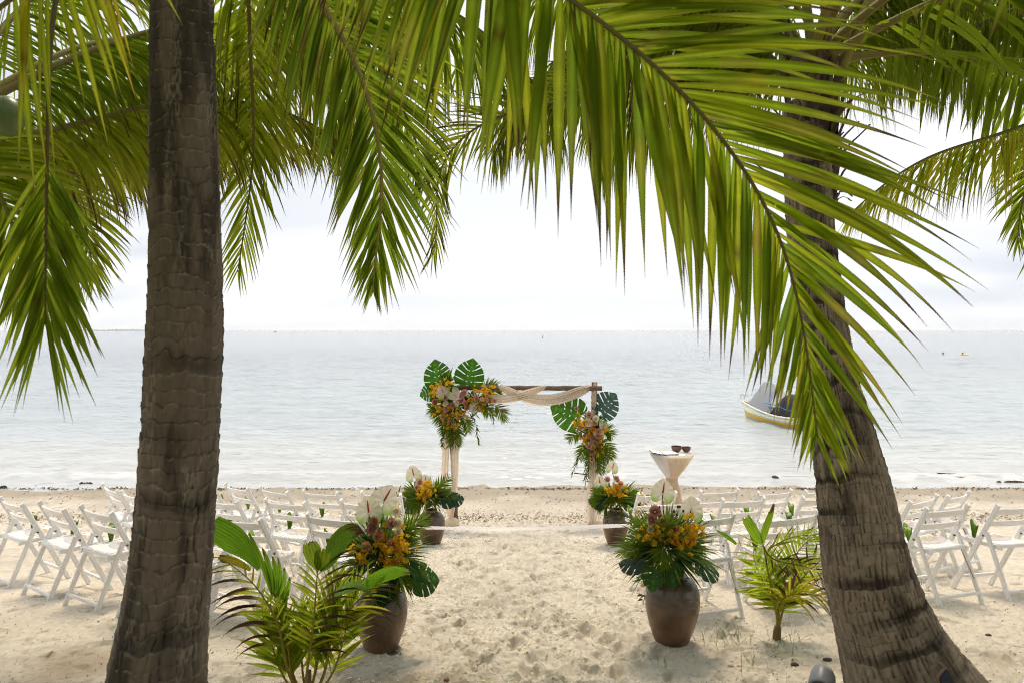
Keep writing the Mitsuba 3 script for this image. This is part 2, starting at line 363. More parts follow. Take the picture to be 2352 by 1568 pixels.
def frond(owner, pts, n, L, w, facing=(0, 0, 1), ang=(62, 22), dih=0.0, droop=(1.0, 1.4), t0=0.2, t1=1.0, tone=1.0, spread=0.7, yellow=0.5, tip=0.12, seed=0, single=False, r0=0.02, lab=None,
          lens=((0, 0.25, 0.6, 0.9, 1), (0.75, 1, 0.88, 0.55, 0.35)), miss=0.04, rachis=(0.18, 0.15, 0.04), sides=(1, -1), jit=5.0, nseg=8, tw=12, fold=0.22, dark=1.0, name='frond', bsdf='leaf', lr=1.0, lens2=None, sparse=False):
    """A pinnate leaf: rachis along pts, n leaflets a side. tone: index into GREEN; lr: length of one side against the other."""
    rng = np.random.default_rng(1000 + seed)
    if facing is UP: w = w * 0.78
    if facing is UP: L, n, dih, droop = L * 1.3, int(n * 1.4), dih - 25, (droop[0] * 1.3, droop[1] * 1.3)
    p, length = spline(pts, 80)
    r = r0 * np.interp(np.linspace(0, 1, 80), [0, 0.15, 1], [1.5, 1, 0.22])
    v, f = tube(p, r, 7, hint=np.asarray(facing) + np.array([0.013, 0.021, 0.017]))
    rc = np.asarray(rachis) * np.interp(np.linspace(0, 1, 80), [0, 1], [1.0, 0.8])[:, None]
    key = part(owner, name, Mesh().add(v, f, np.vstack([np.repeat(rc, 7, 0), rc[:1], rc[-1:]])).ply('matte', True), lab)
    T = unit(np.gradient(p, axis=0))
    P0, D0, W0, LL, TT = [], [], [], [], []
    fac = np.asarray(facing, float)
    for sd in sides:
        for i in range(n):
            u_ = (i + 0.5 + rng.uniform(-0.3, 0.3)) / n; t = t0 + (t1 - t0) * (u_ * (0.52 + 0.48 * u_) if sparse else u_)
            if rng.random() < miss: continue
            k = np.clip(t, 0, 1) * 79; a = int(min(k, 78)); u = k - a
            pos = p[a] * (1 - u) + p[a + 1] * u; tt = unit(T[a] * (1 - u) + T[a + 1] * u)
            N = unit(fac - (fac @ tt) * tt); S = np.cross(tt, N) * sd
            q = (t - t0) / (t1 - t0)
            al = math.radians(ang[0] + (ang[1] - ang[0]) * q ** 1.4 + rng.normal(0, jit))
            dh = math.radians(dih + rng.normal(0, 7))
            dd = math.cos(al) * tt + math.sin(al) * (S * math.cos(dh) + N * math.sin(dh))
            ww = unit(tt - (tt @ dd) * dd); th = math.radians(rng.normal(6 * sd, tw)); ww = ww * math.cos(th) + np.cross(dd, ww) * math.sin(th)
            P0.append(pos); D0.append(dd); W0.append(ww); TT.append(q)
            LL.append(L * (lr if sd < 0 else 1.0) * np.interp(q, *(lens2 if sd < 0 and lens2 else lens)) * (rng.uniform(0.86, 1.08) if rng.random() > 0.09 else rng.uniform(0.35, 0.8)))
    P0, D0, W0, LL, TT = map(np.array, (P0, D0, W0, LL, TT)); N = len(P0)
    g = np.clip(tone + rng.normal(0, spread * 0.55, N), 0, 3.99); gi = np.minimum(g.astype(int), 3)
    col = (GREEN[gi] * (1 - (g - gi))[:, None] + GREEN[gi + 1] * (g - gi)[:, None]) * dark * rng.uniform(0.85, 1.15, N)[:, None]
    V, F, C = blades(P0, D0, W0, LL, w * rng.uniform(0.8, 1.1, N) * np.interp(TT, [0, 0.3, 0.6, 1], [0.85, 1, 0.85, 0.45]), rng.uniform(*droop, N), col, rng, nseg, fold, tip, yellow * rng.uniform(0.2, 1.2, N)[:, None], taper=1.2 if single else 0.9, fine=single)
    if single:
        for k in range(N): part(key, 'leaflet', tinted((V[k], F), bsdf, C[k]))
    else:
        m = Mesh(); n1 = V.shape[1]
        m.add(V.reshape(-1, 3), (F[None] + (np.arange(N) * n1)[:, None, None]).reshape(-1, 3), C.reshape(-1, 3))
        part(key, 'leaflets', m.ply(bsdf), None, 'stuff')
    return key


def trunk(owner, rows, style, seed, label=None):
    """rows: (x, y, Z, width in photo px). A tapered palm stem with leaf-scar rings and bark cracks, modelled in relief."""
    c = np.array([P(x, y, Z) for x, y, Z, w in rows]); rad = np.array([w * px(Z) / 2 for x, y, Z, w in rows]) - style['lip']
    o = np.argsort(c[:, 2]); c, rad = c[o], rad[o]
    nv, nu = 1100, 220
    s0 = np.r_[0, np.cumsum(np.linalg.norm(np.diff(c, axis=0), axis=1))]
    s = np.linspace(0, s0[-1], nv); cs = PchipInterpolator(s0, c)(s); rs = PchipInterpolator(s0, rad)(s)
    t, a, b = frames(cs, (0, -1, 0.02))
    u = np.arange(nu) / nu; U, S = np.meshgrid(u, s)
    ang = U * 2 * np.pi
    circ = np.stack([np.cos(ang) * 1.6, np.sin(ang) * 1.6, S], -1)
    fb = lambda kx, kz, o, sd: meshkit.fbm(circ * [kx, kx, kz] + 3.1, o, seed * 7 + sd)
    hgt, dark, pale = np.zeros_like(U), np.zeros_like(U), np.zeros_like(U)
    ring = style['ring']
    warp = S + style['warp'] * (fb(0.9, 1.2, 3, 1) - 0.5) + 0.9 * ring * (fb(2.5, 14, 3, 2) - 0.5)
    q = warp / ring; bi = np.floor(q).astype(int); fr = q - bi
    rnd = lambda i, k: np.modf(np.abs(np.sin(i * 12.9898 + k * 78.233 + seed) * 43758.5453))[0]
    hgt += style['lip'] * (fr ** 3) * (0.4 + 0.9 * rnd(bi, 1)) - style['groove'] * np.exp(-((fr - 0.0) / 0.10) ** 2)
    # dark crescent leaf scars around part of the stem
    big = np.floor(warp / (ring * style['scar'])).astype(int); bf = warp / (ring * style['scar']) - big
    cen = rnd(big, 3); du = np.abs((U - cen + 0.5) % 1 - 0.5)
    scar = np.clip(1.3 - du / (0.16 + 0.2 * rnd(big, 4)), 0, 1) * np.exp(-((bf - 0.12) / 0.16) ** 2)
    dark += style['scard'] * scar; hgt -= 0.006 * scar
    # vertical cracks, running through each ring in their own places
    nc = style['cracks']
    uu = U * nc + rnd(bi, 5) * style['slip'] + 2.4 * (fb(2.0, 4.0, 3, 6) - 0.5); ui = np.floor(uu).astype(int); uf = uu - ui
    crack = np.clip(1 - np.abs(uf - 0.5) / (0.10 + 0.10 * rnd(ui, bi % 7)), 0, 1) * (rnd(ui * 3, bi + 2) < style['cf'])
    crack *= np.clip(fb(1.4, 1.4, 3, 7) * 2.6 - 0.7 + style['cb'], 0, 1)
    crack *= style['low'] + (1 - style['low']) * np.clip((s0[-1] * 0.42 - S) / 0.6, 0, 1)
    block = (rnd(ui, bi) - 0.5)
    hgt += 0.004 * block * style['cb2'] - 0.010 * crack
    dark += 0.85 * crack + 0.35 * np.exp(-((fr - 0.02) / 0.07) ** 2) * rnd(bi, 8)
    hgt += 0.010 * (fb(2.2, 3.5, 4, 9) - 0.5) + 0.004 * (fb(14, 22, 3, 10) - 0.5)
    blot = np.clip((fb(1.3, 2.2, 4, 11) - 0.46) * 6, 0, 1)
    pale = np.clip((fb(2.0, 3.0, 4, 12) - 0.50) * 5, 0, 1) * np.clip((fb(16, 26, 3, 13) - 0.42) * 5, 0, 1) * style['pk']
    pale = np.clip(pale + style['edge'] * np.exp(-((fr - 0.93) / 0.07) ** 2) * np.clip((fb(5, 9, 3, 15) - 0.42) * 5, 0, 1), 0, 1)
    n = np.cos(ang)[..., None] * a[:, None] + np.sin(ang)[..., None] * b[:, None]
    v = (cs[:, None] + (rs[:, None] + hgt * style.get('amp', 1))[..., None] * n).reshape(-1, 3)
    i, j = np.meshgrid(np.arange(nv - 1), np.arange(nu), indexing='ij')
    f = np.stack([i * nu + j, i * nu + (j + 1) % nu, (i + 1) * nu + (j + 1) % nu, (i + 1) * nu + j], -1).reshape(-1, 4)
    base, lo, hi = (np.array(style[k]) for k in ('base', 'dark', 'pale'))
    col = base * (0.75 + 0.5 * fb(9, 16, 3, 14))[..., None] * (1 + 0.5 * block * style['cb2'])[..., None]
    col = col * (1 - 0.72 * blot[..., None]) + lo * 0.72 * blot[..., None]
    col = col * (1 - 0.6 * pale[..., None]) + hi * 0.6 * pale[..., None]
    dk = np.clip(dark, 0, 1)[..., None]
    col = col * (1 - 0.9 * dk) + lo * 0.55 * 0.9 * dk
    part(owner, 'trunk', Mesh().add(v, f, np.clip(col, 0.01, 0.9).reshape(-1, 3)).ply('bark', True), label)
    return cs, rs


LEFT = new('palm_tree', 'upright dark coconut palm trunk at the left, its huge fronds hanging over the aisle', 'palm tree')
RIGHT = new('palm_tree', 'leaning grey ringed coconut palm on the right with its crown in the picture', 'palm tree')
FARL = new('palm_tree', 'coconut palm reaching in from the left edge with a green coconut', 'palm tree')
FARR = new('palm_tree', 'coconut palm whose yellowing fronds reach in from the right edge', 'palm tree')

trunk(LEFT, [(340, 1900, 3.1, 262), (361, 1568, 3.1, 220), (381, 1400, 3.1, 192), (402, 1200, 3.1, 176), (414, 1000, 3.1, 171), (423, 820, 3.1, 169), (427, 660, 3.1, 163), (424, 400, 3.12, 153), (419, 0, 3.15, 136), (424, -300, 3.2, 128), (430, -560, 3.25, 122)],
      dict(low=0.12, edge=0.75, ring=0.070, warp=0.09, lip=0.006, groove=0.004, scar=4.3, scard=0.55, cracks=40, cf=0.55, cb=-0.15, cb2=0.0, slip=0.5, pk=0.8, base=(0.140, 0.113, 0.084), dark=(0.020, 0.016, 0.012), pale=(0.32, 0.28, 0.22), amp=0.85), 3)
trunk(RIGHT, [(2185, 1750, 3.38, 400), (2088, 1568, 3.42, 288), (2037, 1450, 3.45, 226), (1990, 1300, 3.5, 192), (1956, 1100, 3.6, 158), (1935, 1000, 3.68, 140), (1905, 870, 3.8, 122), (1886, 740, 3.95, 112), (1864, 560, 4.15, 106), (1855, 400, 4.35, 104), (1852, 250, 4.5, 104)],
      dict(low=1.0, ring=0.046, warp=0.06, lip=0.0035, groove=0.0030, edge=0.35, scar=3.5, scard=0.95, cracks=56, pk=0.8, cf=0.85, cb=0.45, cb2=0.7, slip=0.22, base=(0.245, 0.195, 0.140), dark=(0.040, 0.030, 0.022), pale=(0.34, 0.29, 0.22), amp=1.0), 5)

CROWN_L, CROWN_R = P(430, -520, 3.25), P(1862, 330, 4.45)


def Q(*rows): return [P(*r) if len(r) == 3 and not isinstance(r, np.ndarray) else r for r in rows]


LRMAIN = 1.2
# fronds of the left palm
frond(LEFT, Q(CROWN_L, (800, -330, 2.95), (1100, -140, 2.65), (1310, 0, 2.5), (1500, 150, 2.45), (1650, 310, 2.46), (1765, 490, 2.5), (1832, 690, 2.6), (1862, 870, 2.7), (1878, 1005, 2.8)), 128, 0.86, 0.0235, FRONT, (60, 16), 0, (0.25, 0.6), 0.24, 1.0, 1.15, 0.8, 0.75, 0.13, 1, True, 0.015,
      'large green frond sweeping down across the right palm', rachis=(0.17, 0.14, 0.04), nseg=16, lens=((0, 0.2, 0.35, 0.45, 0.6, 0.72, 0.86, 1), (1.0, 1.08, 1.08, 1.05, 0.92, 0.73, 0.46, 0.24)), sparse=True, lr=LRMAIN, lens2=((0, 0.35, 0.6, 0.72, 0.86, 1), (1.0, 1.04, 1.0, 0.88, 0.66, 0.30)))
frond(LEFT, Q(CROWN_L, (600, -260, 3.4), (735, 0, 3.5), (800, 110, 3.55), (850, 240, 3.6), (876, 400, 3.65), (868, 550, 3.7), (856, 670, 3.75)), 84, 0.72, 0.0175, FRONT, (52, 12), 0, (0.5, 1.1), 0.28, 1.0, 0.8, 0.6, 0.6, 0.10, 2, True, 0.021,
      'frond hanging between trunk and arch with a thick yellow midrib', rachis=(0.36, 0.30, 0.10), lens=((0, 0.25, 0.6, 0.85, 1), (0.85, 1, 0.86, 0.55, 0.20)))
frond(LEFT, Q(CROWN_L, (560, -160, 4.1), (575, 120, 4.6), (582, 330, 4.9), (568, 480, 5.0), (546, 625, 5.05)), 60, 0.62, 0.016, FRONT, (55, 16), 0, (0.6, 1.2), 0.25, 1.0, 1.5, 0.7, 0.7, 0.12, 3, False, 0.018)
frond(LEFT, Q(CROWN_L, (640, -220, 4.1), (760, -30, 4.5), (850, 110, 4.8), (930, 260, 5.0), (975, 420, 5.1)), 80, 0.75, 0.018, FRONT, (60, 18), 0, (0.8, 1.6), 0.22, 1.0, 0.6, 0.6, 0.5, 0.12, 4, False, 0.02)
frond(LEFT, Q(CROWN_L, (700, -260, 3.9), (900, -60, 4.4), (1060, 40, 4.8), (1200, 160, 5.0), (1290, 300, 5.1)), 80, 0.8, 0.019, UP, (65, 25), -20, (1.5, 3.0), 0.2, 1.0, 0.7, 0.6, 0.5, 0.12, 5, False, 0.02)
frond(LEFT, Q(CROWN_L, (520, -220, 4.0), (640, 0, 4.8), (720, 110, 5.2), (790, 230, 5.4), (820, 360, 5.4)), 76, 0.8, 0.018, UP, (65, 25), -25, (1.6, 3.2), 0.2, 1.0, 1.3, 0.8, 0.7, 0.15, 6, False, 0.02)
frond(LEFT, Q(CROWN_L, (260, -300, 3.0), (140, -60, 2.75), (112, 190, 2.68), (108, 400, 2.65), (105, 600, 2.62), (104, 745, 2.6)), 30, 0.47, 0.020, FRONT, (31, 18), 0, (0.3, 0.7), 0.77, 1.0, 1.0, 0.5, 0.4, 0.08, 7, True, 0.015,
      'frond hanging straight down at the left edge with a dark midrib', rachis=(0.13, 0.10, 0.04), lens=((0, 0.5, 0.8, 1), (0.9, 1.0, 0.95, 0.8)))

# the palm beyond the left edge
CROWN_FL = P(-150, 290, 4.0)
frond(FARL, Q(CROWN_FL, (-90, 130, 2.9), (-15, 30, 2.5), (80, -40, 2.36), (190, -110, 2.3), (310, -175, 2.3)), 60, 0.98, 0.025, FRONT, (108, 86), 0, (0.6, 1.2), 0.35, 1.0, 1.9, 0.8, 0.9, 0.10, 11, True, 0.02, 'yellowed frond in the top left corner', rachis=(0.16, 0.11, 0.05), sides=(1,))
frond(FARL, Q(CROWN_FL, (0, 215, 4.2), (152, 141, 4.4), (350, 71, 4.7), (520, 40, 5.0), (700, 60, 5.3), (860, 160, 5.5)), 90, 0.62, 0.017, UP, (62, 25), -20, (1.8, 3.2), 0.15, 1.0, 0.5, 0.6, 0.4, 0.12, 12, False, 0.024, rachis=(0.22, 0.18, 0.06))
frond(FARL, Q(CROWN_FL, (50, 310, 4.2), (204, 278, 4.4), (345, 243, 4.6), (500, 230, 4.9), (660, 260, 5.2), (790, 340, 5.4)), 100, 0.68, 0.016, UP, (66, 25), -30, (2.2, 3.6), 0.12, 1.0, 1.7, 0.8, 0.8, 0.16, 13, False, 0.022, rachis=(0.22, 0.18, 0.06))
frond(FARL, Q(CROWN_FL, (0, 360, 4.4), (90, 380, 4.6), (160, 440, 4.8), (200, 540, 4.9), (215, 640, 4.9)), 60, 0.55, 0.016, FRONT, (58, 18), -10, (0.8, 1.8), 0.15, 1.0, 1.6, 0.8, 0.7, 0.14, 14, False, 0.018)
frond(FARL, Q(CROWN_FL, (-60, 360, 3.9), (0, 450, 3.9), (40, 560, 3.9), (55, 680, 3.9)), 50, 0.6, 0.018, FRONT, (58, 22), -10, (0.8, 1.6), 0.15, 1.0, 0.9, 0.7, 0.5, 0.12, 15, False, 0.018)
frond(FARL, Q(CROWN_FL, (-40, 130, 4.3), (70, 0, 4.8), (200, -70, 5.1), (330, -80, 5.3), (470, 0, 5.5)), 70, 0.75, 0.018, UP, (62, 25), -20, (1.8, 3.0), 0.2, 1.0, 1.0, 0.7, 0.6, 0.12, 16, False, 0.022)
frond(FARL, Q(CROWN_FL, (20, 240, 4.6), (150, 210, 5.2), (300, 200, 5.7), (430, 250, 6.1), (520, 350, 6.3)), 80, 0.75, 0.017, UP, (62, 25), -30, (1.8, 3.2), 0.12, 1.0, 1.3, 0.7, 0.6, 0.14, 17, False, 0.022)
frond(FARL, Q(CROWN_FL, (150, 120, 4.6), (330, 90, 5.1), (480, 110, 5.5), (650, 105, 5.8), (810, 165, 6.0), (940, 270, 6.1)), 110, 0.72, 0.018, UP, (66, 25), -25, (2.0, 3.2), 0.25, 1.0, 0.6, 0.6, 0.5, 0.14, 18, False, 0.02, rachis=(0.3, 0.25, 0.08))
frond(FARL, Q(CROWN_FL, (100, 330, 4.6), (260, 330, 5.0), (420, 300, 5.4), (580, 300, 5.7), (720, 350, 5.9)), 90, 0.5, 0.015, UP, (66, 25), -30, (2.0, 3.4), 0.15, 1.0, 2.0, 0.9, 0.9, 0.2, 19, False, 0.018)
v, f = tube([P(-420, 1500, 4.3), P(-330, 1000, 4.2), P(-230, 600, 4.1), CROWN_FL], [0.2, 0.15, 0.13, 0.12], 16)
part(FARL, 'trunk', Mesh().add(v, f, (0.16, 0.13, 0.10)).ply('bark', True))

# the right palm
def petiole_frond(rows, **k): return frond(RIGHT, Q(CROWN_R, *rows), **k)


RACH = (0.15, 0.145, 0.035)
petiole_frond([(1700, -60, 4.6), (1560, 40, 4.8), (1430, 140, 4.9), (1270, 235, 5.0), (1110, 285, 5.05), (1015, 385, 5.1), (1003, 480, 5.1), (992, 590, 5.1)], n=120, L=0.55, w=0.012, facing=FRONT, ang=(60, 16), dih=0, droop=(0.8, 1.8), t0=0.25, tone=1.3, spread=0.9, yellow=0.8, tip=0.25, seed=21, r0=0.02, rachis=(0.25, 0.2, 0.07))
petiole_frond([(1760, 60, 4.6), (1640, -20, 4.8), (1480, 20, 5.0), (1330, 110, 5.1), (1200, 230, 5.2), (1130, 350, 5.2)], n=100, L=0.72, w=0.017, facing=UP, ang=(66, 25), dih=-30, droop=(2.0, 3.4), t0=0.2, tone=1.0, spread=0.8, yellow=0.6, tip=0.16, seed=22, r0=0.02, rachis=RACH)
petiole_frond([(1770, 130, 4.7), (1660, 90, 5.0), (1540, 160, 5.3), (1440, 270, 5.5), (1380, 390, 5.6)], n=90, L=0.68, w=0.016, facing=UP, ang=(66, 25), dih=-30, droop=(2.0, 3.4), t0=0.2, tone=1.0, spread=0.8, yellow=0.6, tip=0.16, seed=23, r0=0.02, rachis=RACH)
petiole_frond([(1905, 240, 4.42), (1955, 100, 4.4), (2025, -60, 4.4), (2130, -200, 4.5), (2290, -220, 4.7), (2450, -80, 4.9)], n=90, L=0.8, w=0.018, facing=UP, ang=(62, 25), dih=-20, droop=(1.8, 3.0), t0=0.36, tone=0.8, spread=0.6, yellow=0.4, tip=0.1, seed=24, r0=0.033, rachis=(0.22, 0.19, 0.045))
petiole_frond([(1868, 160, 4.4), (1850, 0, 4.4), (1800, -200, 4.3), (1650, -330, 4.0), (1450, -300, 3.8)], n=70, L=0.75, w=0.018, facing=UP, ang=(62, 25), dih=-20, droop=(1.8, 3.0), t0=0.36, tone=0.7, spread=0.6, yellow=0.4, tip=0.1, seed=25, r0=0.034, rachis=RACH)
petiole_frond([(1880, 140, 4.5), (1930, -10, 4.7), (2010, -80, 5.0), (2110, -60, 5.3), (2210, 50, 5.5), (2290, 200, 5.6)], n=90, L=0.78, w=0.018, facing=UP, ang=(66, 25), dih=-30, droop=(2.0, 3.4), t0=0.3, tone=0.9, spread=0.7, yellow=0.5, tip=0.12, seed=26, r0=0.03, rachis=RACH)
petiole_frond([(1830, 150, 4.5), (1790, 10, 4.8), (1730, -60, 5.2), (1640, -40, 5.6), (1560, 60, 5.9)], n=80, L=0.8, w=0.018, facing=UP, ang=(66, 25), dih=-25, droop=(1.8, 3.2), t0=0.3, tone=0.7, spread=0.6, yellow=0.4, tip=0.12, seed=27, r0=0.03, rachis=RACH)
petiole_frond([(1895, 180, 4.6), (1940, 80, 4.9), (2010, 40, 5.2), (2080, 80, 5.5), (2130, 180, 5.7)], n=80, L=0.68, w=0.016, facing=UP, ang=(66, 25), dih=-30, droop=(2.2, 3.6), t0=0.25, tone=1.2, spread=0.8, yellow=0.7, tip=0.14, seed=28, r0=0.028, rachis=RACH)
petiole_frond([(1760, 0, 4.8), (1610, -40, 5.2), (1400, 50, 5.6), (1250, 160, 5.9), (1140, 270, 6.0)], n=100, L=0.74, w=0.017, facing=UP, ang=(66, 25), dih=-30, droop=(2.0, 3.4), t0=0.25, tone=0.7, spread=0.7, yellow=0.5, tip=0.14, seed=29, r0=0.02, rachis=RACH)
petiole_frond([(1720, 110, 5.0), (1580, 130, 5.6), (1450, 200, 6.0), (1340, 300, 6.2)], n=80, L=0.72, w=0.016, facing=UP, ang=(66, 25), dih=-30, droop=(2.0, 3.4), t0=0.2, tone=1.2, spread=0.8, yellow=0.7, tip=0.16, seed=30, r0=0.02, rachis=RACH)
petiole_frond([(1750, -60, 4.9), (1550, -120, 5.2), (1350, -70, 5.5), (1180, 30, 5.7), (1050, 150, 5.8)], n=90, L=0.78, w=0.017, facing=UP, ang=(66, 25), dih=-30, droop=(2.0, 3.4), t0=0.25, tone=0.8, spread=0.7, yellow=0.5, tip=0.14, seed=35, r0=0.02, rachis=RACH)
# fibrous sheaths of the crown
m = Mesh(); rng = np.random.default_rng(8)
for k in range(90):
    a = rng.uniform(0, 2 * np.pi); z0 = rng.uniform(-0.45, 0.75)
    c0 = CROWN_R + np.array([0.13 * math.cos(a), 0.13 * math.sin(a), z0 - 0.15]); out = np.array([math.cos(a), math.sin(a), 0])
    fl = rng.uniform(0.02, 0.20) * (rng.random() < 0.4) + 0.02
    pts, _ = spline([c0, c0 + out * 0.02 + [0, 0, 0.12], c0 + out * (0.03 + 0.4 * fl) + [0, 0, 0.22], c0 + out * (0.03 + fl) + [0, 0, rng.uniform(0.16, 0.34)]], 10)
    tt, aa, bb = frames(pts, out); wd = rng.uniform(0.015, 0.045) * np.interp(np.arange(10) / 9, [0, 0.5, 1], [1, 0.8, 0.1])
    jag = 1 + 0.35 * rng.normal(0, 1, (10, 1))
    vv = np.stack([pts - aa * wd[:, None] * jag, pts + out * 0.012, pts + aa * wd[:, None] * jag], 1).reshape(-1, 3)
    m.add(vv, grid_faces(10, 3), np.array([0.075, 0.050, 0.033]) * rng.uniform(0.4, 1.5) * rng.uniform(0.7, 1.3, (30, 1)))
part(RIGHT, 'sheath_fibre', m.ply('matte'), 'dark brown fibrous sheaths round the leaf bases', 'stuff')

# the palm beyond the right edge
CROWN_FR = P(2660, 140, 5.4)
frond(FARR, Q(CROWN_FR, (2500, 210, 5.2), (2352, 288, 5.0), (2230, 328, 4.95), (2120, 368, 4.9), (2030, 425, 4.9), (1955, 490, 4.95)), 95, 0.56, 0.014, UP, (60, 22), -28, (1.6, 2.8), 0.2, 1.0, 2.0, 0.9, 0.9, 0.14, 31, True, 0.02, 'arching yellow-green frond under the right edge', rachis=(0.22, 0.2, 0.07))
frond(FARR, Q(CROWN_FR, (2500, -50, 5.4), (2340, -50, 5.5), (2190, -10, 5.6), (2080, 80, 5.7), (2010, 190, 5.7)), 95, 0.66, 0.015, UP, (64, 25), -30, (2.0, 3.4), 0.15, 1.0, 1.2, 0.8, 0.7, 0.15, 32, False, 0.022, rachis=RACH)
frond(FARR, Q(CROWN_FR, (2520, 260, 5.6), (2420, 330, 5.8), (2358, 430, 5.9), (2338, 560, 5.9)), 60, 0.5, 0.014, FRONT, (50, 16), -10, (1.2, 2.2), 0.2, 1.0, 1.0, 0.7, 0.7, 0.15, 33, False, 0.02)
frond(FARR, Q(CROWN_FR, (2530, 30, 5.2), (2400, 10, 5.2), (2280, 40, 5.2), (2190, 110, 5.2), (2140, 200, 5.2)), 80, 0.66, 0.016, UP, (64, 25), -30, (2.0, 3.4), 0.15, 1.0, 0.9, 0.7, 0.6, 0.12, 34, False, 0.022, rachis=RACH)
v, f = tube([P(2900, 1400, 5.6), P(2800, 900, 5.5), P(2720, 500, 5.4), CROWN_FR], [0.2, 0.15, 0.13, 0.12], 16)
part(FARR, 'trunk', Mesh().add(v, f, (0.2, 0.16, 0.12)).ply('bark', True))

# the rest of the two near crowns, overhead and behind the photographer, and the palms of the grove behind: they shade the foreground
def crown(owner, c, n, length, seed, a0, a1, skip=()):
    rng = np.random.default_rng(seed)
    for k in range(n):
        a = math.radians(a0 + (a1 - a0) * (k + rng.uniform(0.2, 0.8)) / n); e = rng.uniform(0.0, 0.9); l = length * rng.uniform(0.85, 1.1)
        o = np.array([math.cos(a), math.sin(a), 0])
        frond(owner, [c, c + o * l * 0.30 + [0, 0, 0.30 * l * e], c + o * l * 0.62 + [0, 0, l * (0.42 * e - 0.08)], c + o * l * 0.86 + [0, 0, l * (0.34 * e - 0.28)], c + o * l * 0.97 + [0, 0, l * (0.12 * e - 0.52)]],
              64, 0.75, 0.026, (0.01, 0.02, 1), (62, 22), -25, (1.0, 2.4), 0.14, 1.0, 0.9, 0.6, 0.4, 0.1, 5000 + seed * 40 + k, False, 0.022, nseg=5)


crown(LEFT, CROWN_L, 11, 3.6, 1, 150, 345)
crown(RIGHT, CROWN_R + [0, 0, 0.5], 8, 3.4, 2, -110, 40)
for k, (x, y, zt) in enumerate(((-4.6, -2.2, 6.4), (0.6, -3.4, 6.9), (5.4, -2.0, 6.2), (-2.2, -7.0, 7.4), (3.4, -7.4, 7.2), (8.5, -5.5, 6.8), (-8.5, -5.0, 6.8))):
    o = new('palm_tree', f'coconut palm of the grove behind the viewer, number {k + 1} of seven', 'palm tree', 'palms of the grove behind the viewer')
    labels[o]['label'] = 'coconut palm behind the photographer, ' + ['front row left', 'front row middle', 'front row right', 'back row left', 'back row right', 'far right end', 'far left end'][k]
    b = np.array([x, y, ground(x, y) - 0.2]); t_ = np.array([x + 0.3, y + 0.2, zt])
    v, f = tube(spline([b, b * 0.6 + t_ * 0.4 + [0.12, 0, 0], t_], 12)[0], np.linspace(0.22, 0.13, 12), 14)
    part(o, 'trunk', Mesh().add(v, f, (0.16, 0.125, 0.09)).ply('bark', True))
    crown(o, t_, 18, 3.8, 10 + k, 0, 360)

rng_s = np.random.default_rng(77)
for k in range(9):
    x = -14 + 3.5 * k; y = -6.5 - 2.0 * (k % 2)
    o = new('shrub', f'tall leafy shrub of the garden behind the photographer, {["first", "second", "third", "fourth", "fifth", "sixth", "seventh", "eighth", "ninth"][k]} from the left', 'shrub', 'garden shrubs behind the viewer')
    n = 1500; c = np.array([x, y, ground(x, y) + 2.0]); d_ = unit(rng_s.normal(size=(n, 3)))
    p_ = c + d_ * [2.2, 1.4, 2.1] * rng_s.uniform(0.55, 1.05, (n, 1)) * (0.8 + 0.4 * meshkit.noise(d_ * 3 + k))[:, None]
    u_ = unit(np.cross(d_, rng_s.normal(size=(n, 3)))) * rng_s.uniform(0.10, 0.2, (n, 1)); w_ = unit(np.cross(u_, d_ + 0.7 * rng_s.normal(size=(n, 3)))) * 0.07
    V_ = np.stack([p_ - u_, p_ - w_, p_ + u_, p_ + w_], 1).reshape(-1, 3)
    part(o, 'foliage', Mesh().add(V_, np.arange(4 * n).reshape(-1, 4), np.repeat(np.array([0.05, 0.09, 0.02]) * rng_s.uniform(0.5, 1.4, (n, 1)), 4, 0)).ply('matte'), None, 'stuff')
    part(o, 'stem', Mesh().add(*tube([[x, y, ground(x, y) - 0.1], [x + 0.1, y, ground(x, y) + 1.0], [x, y, ground(x, y) + 2.4]], [0.1, 0.07, 0.03], 8), (0.10, 0.075, 0.05)).ply('matte', True))


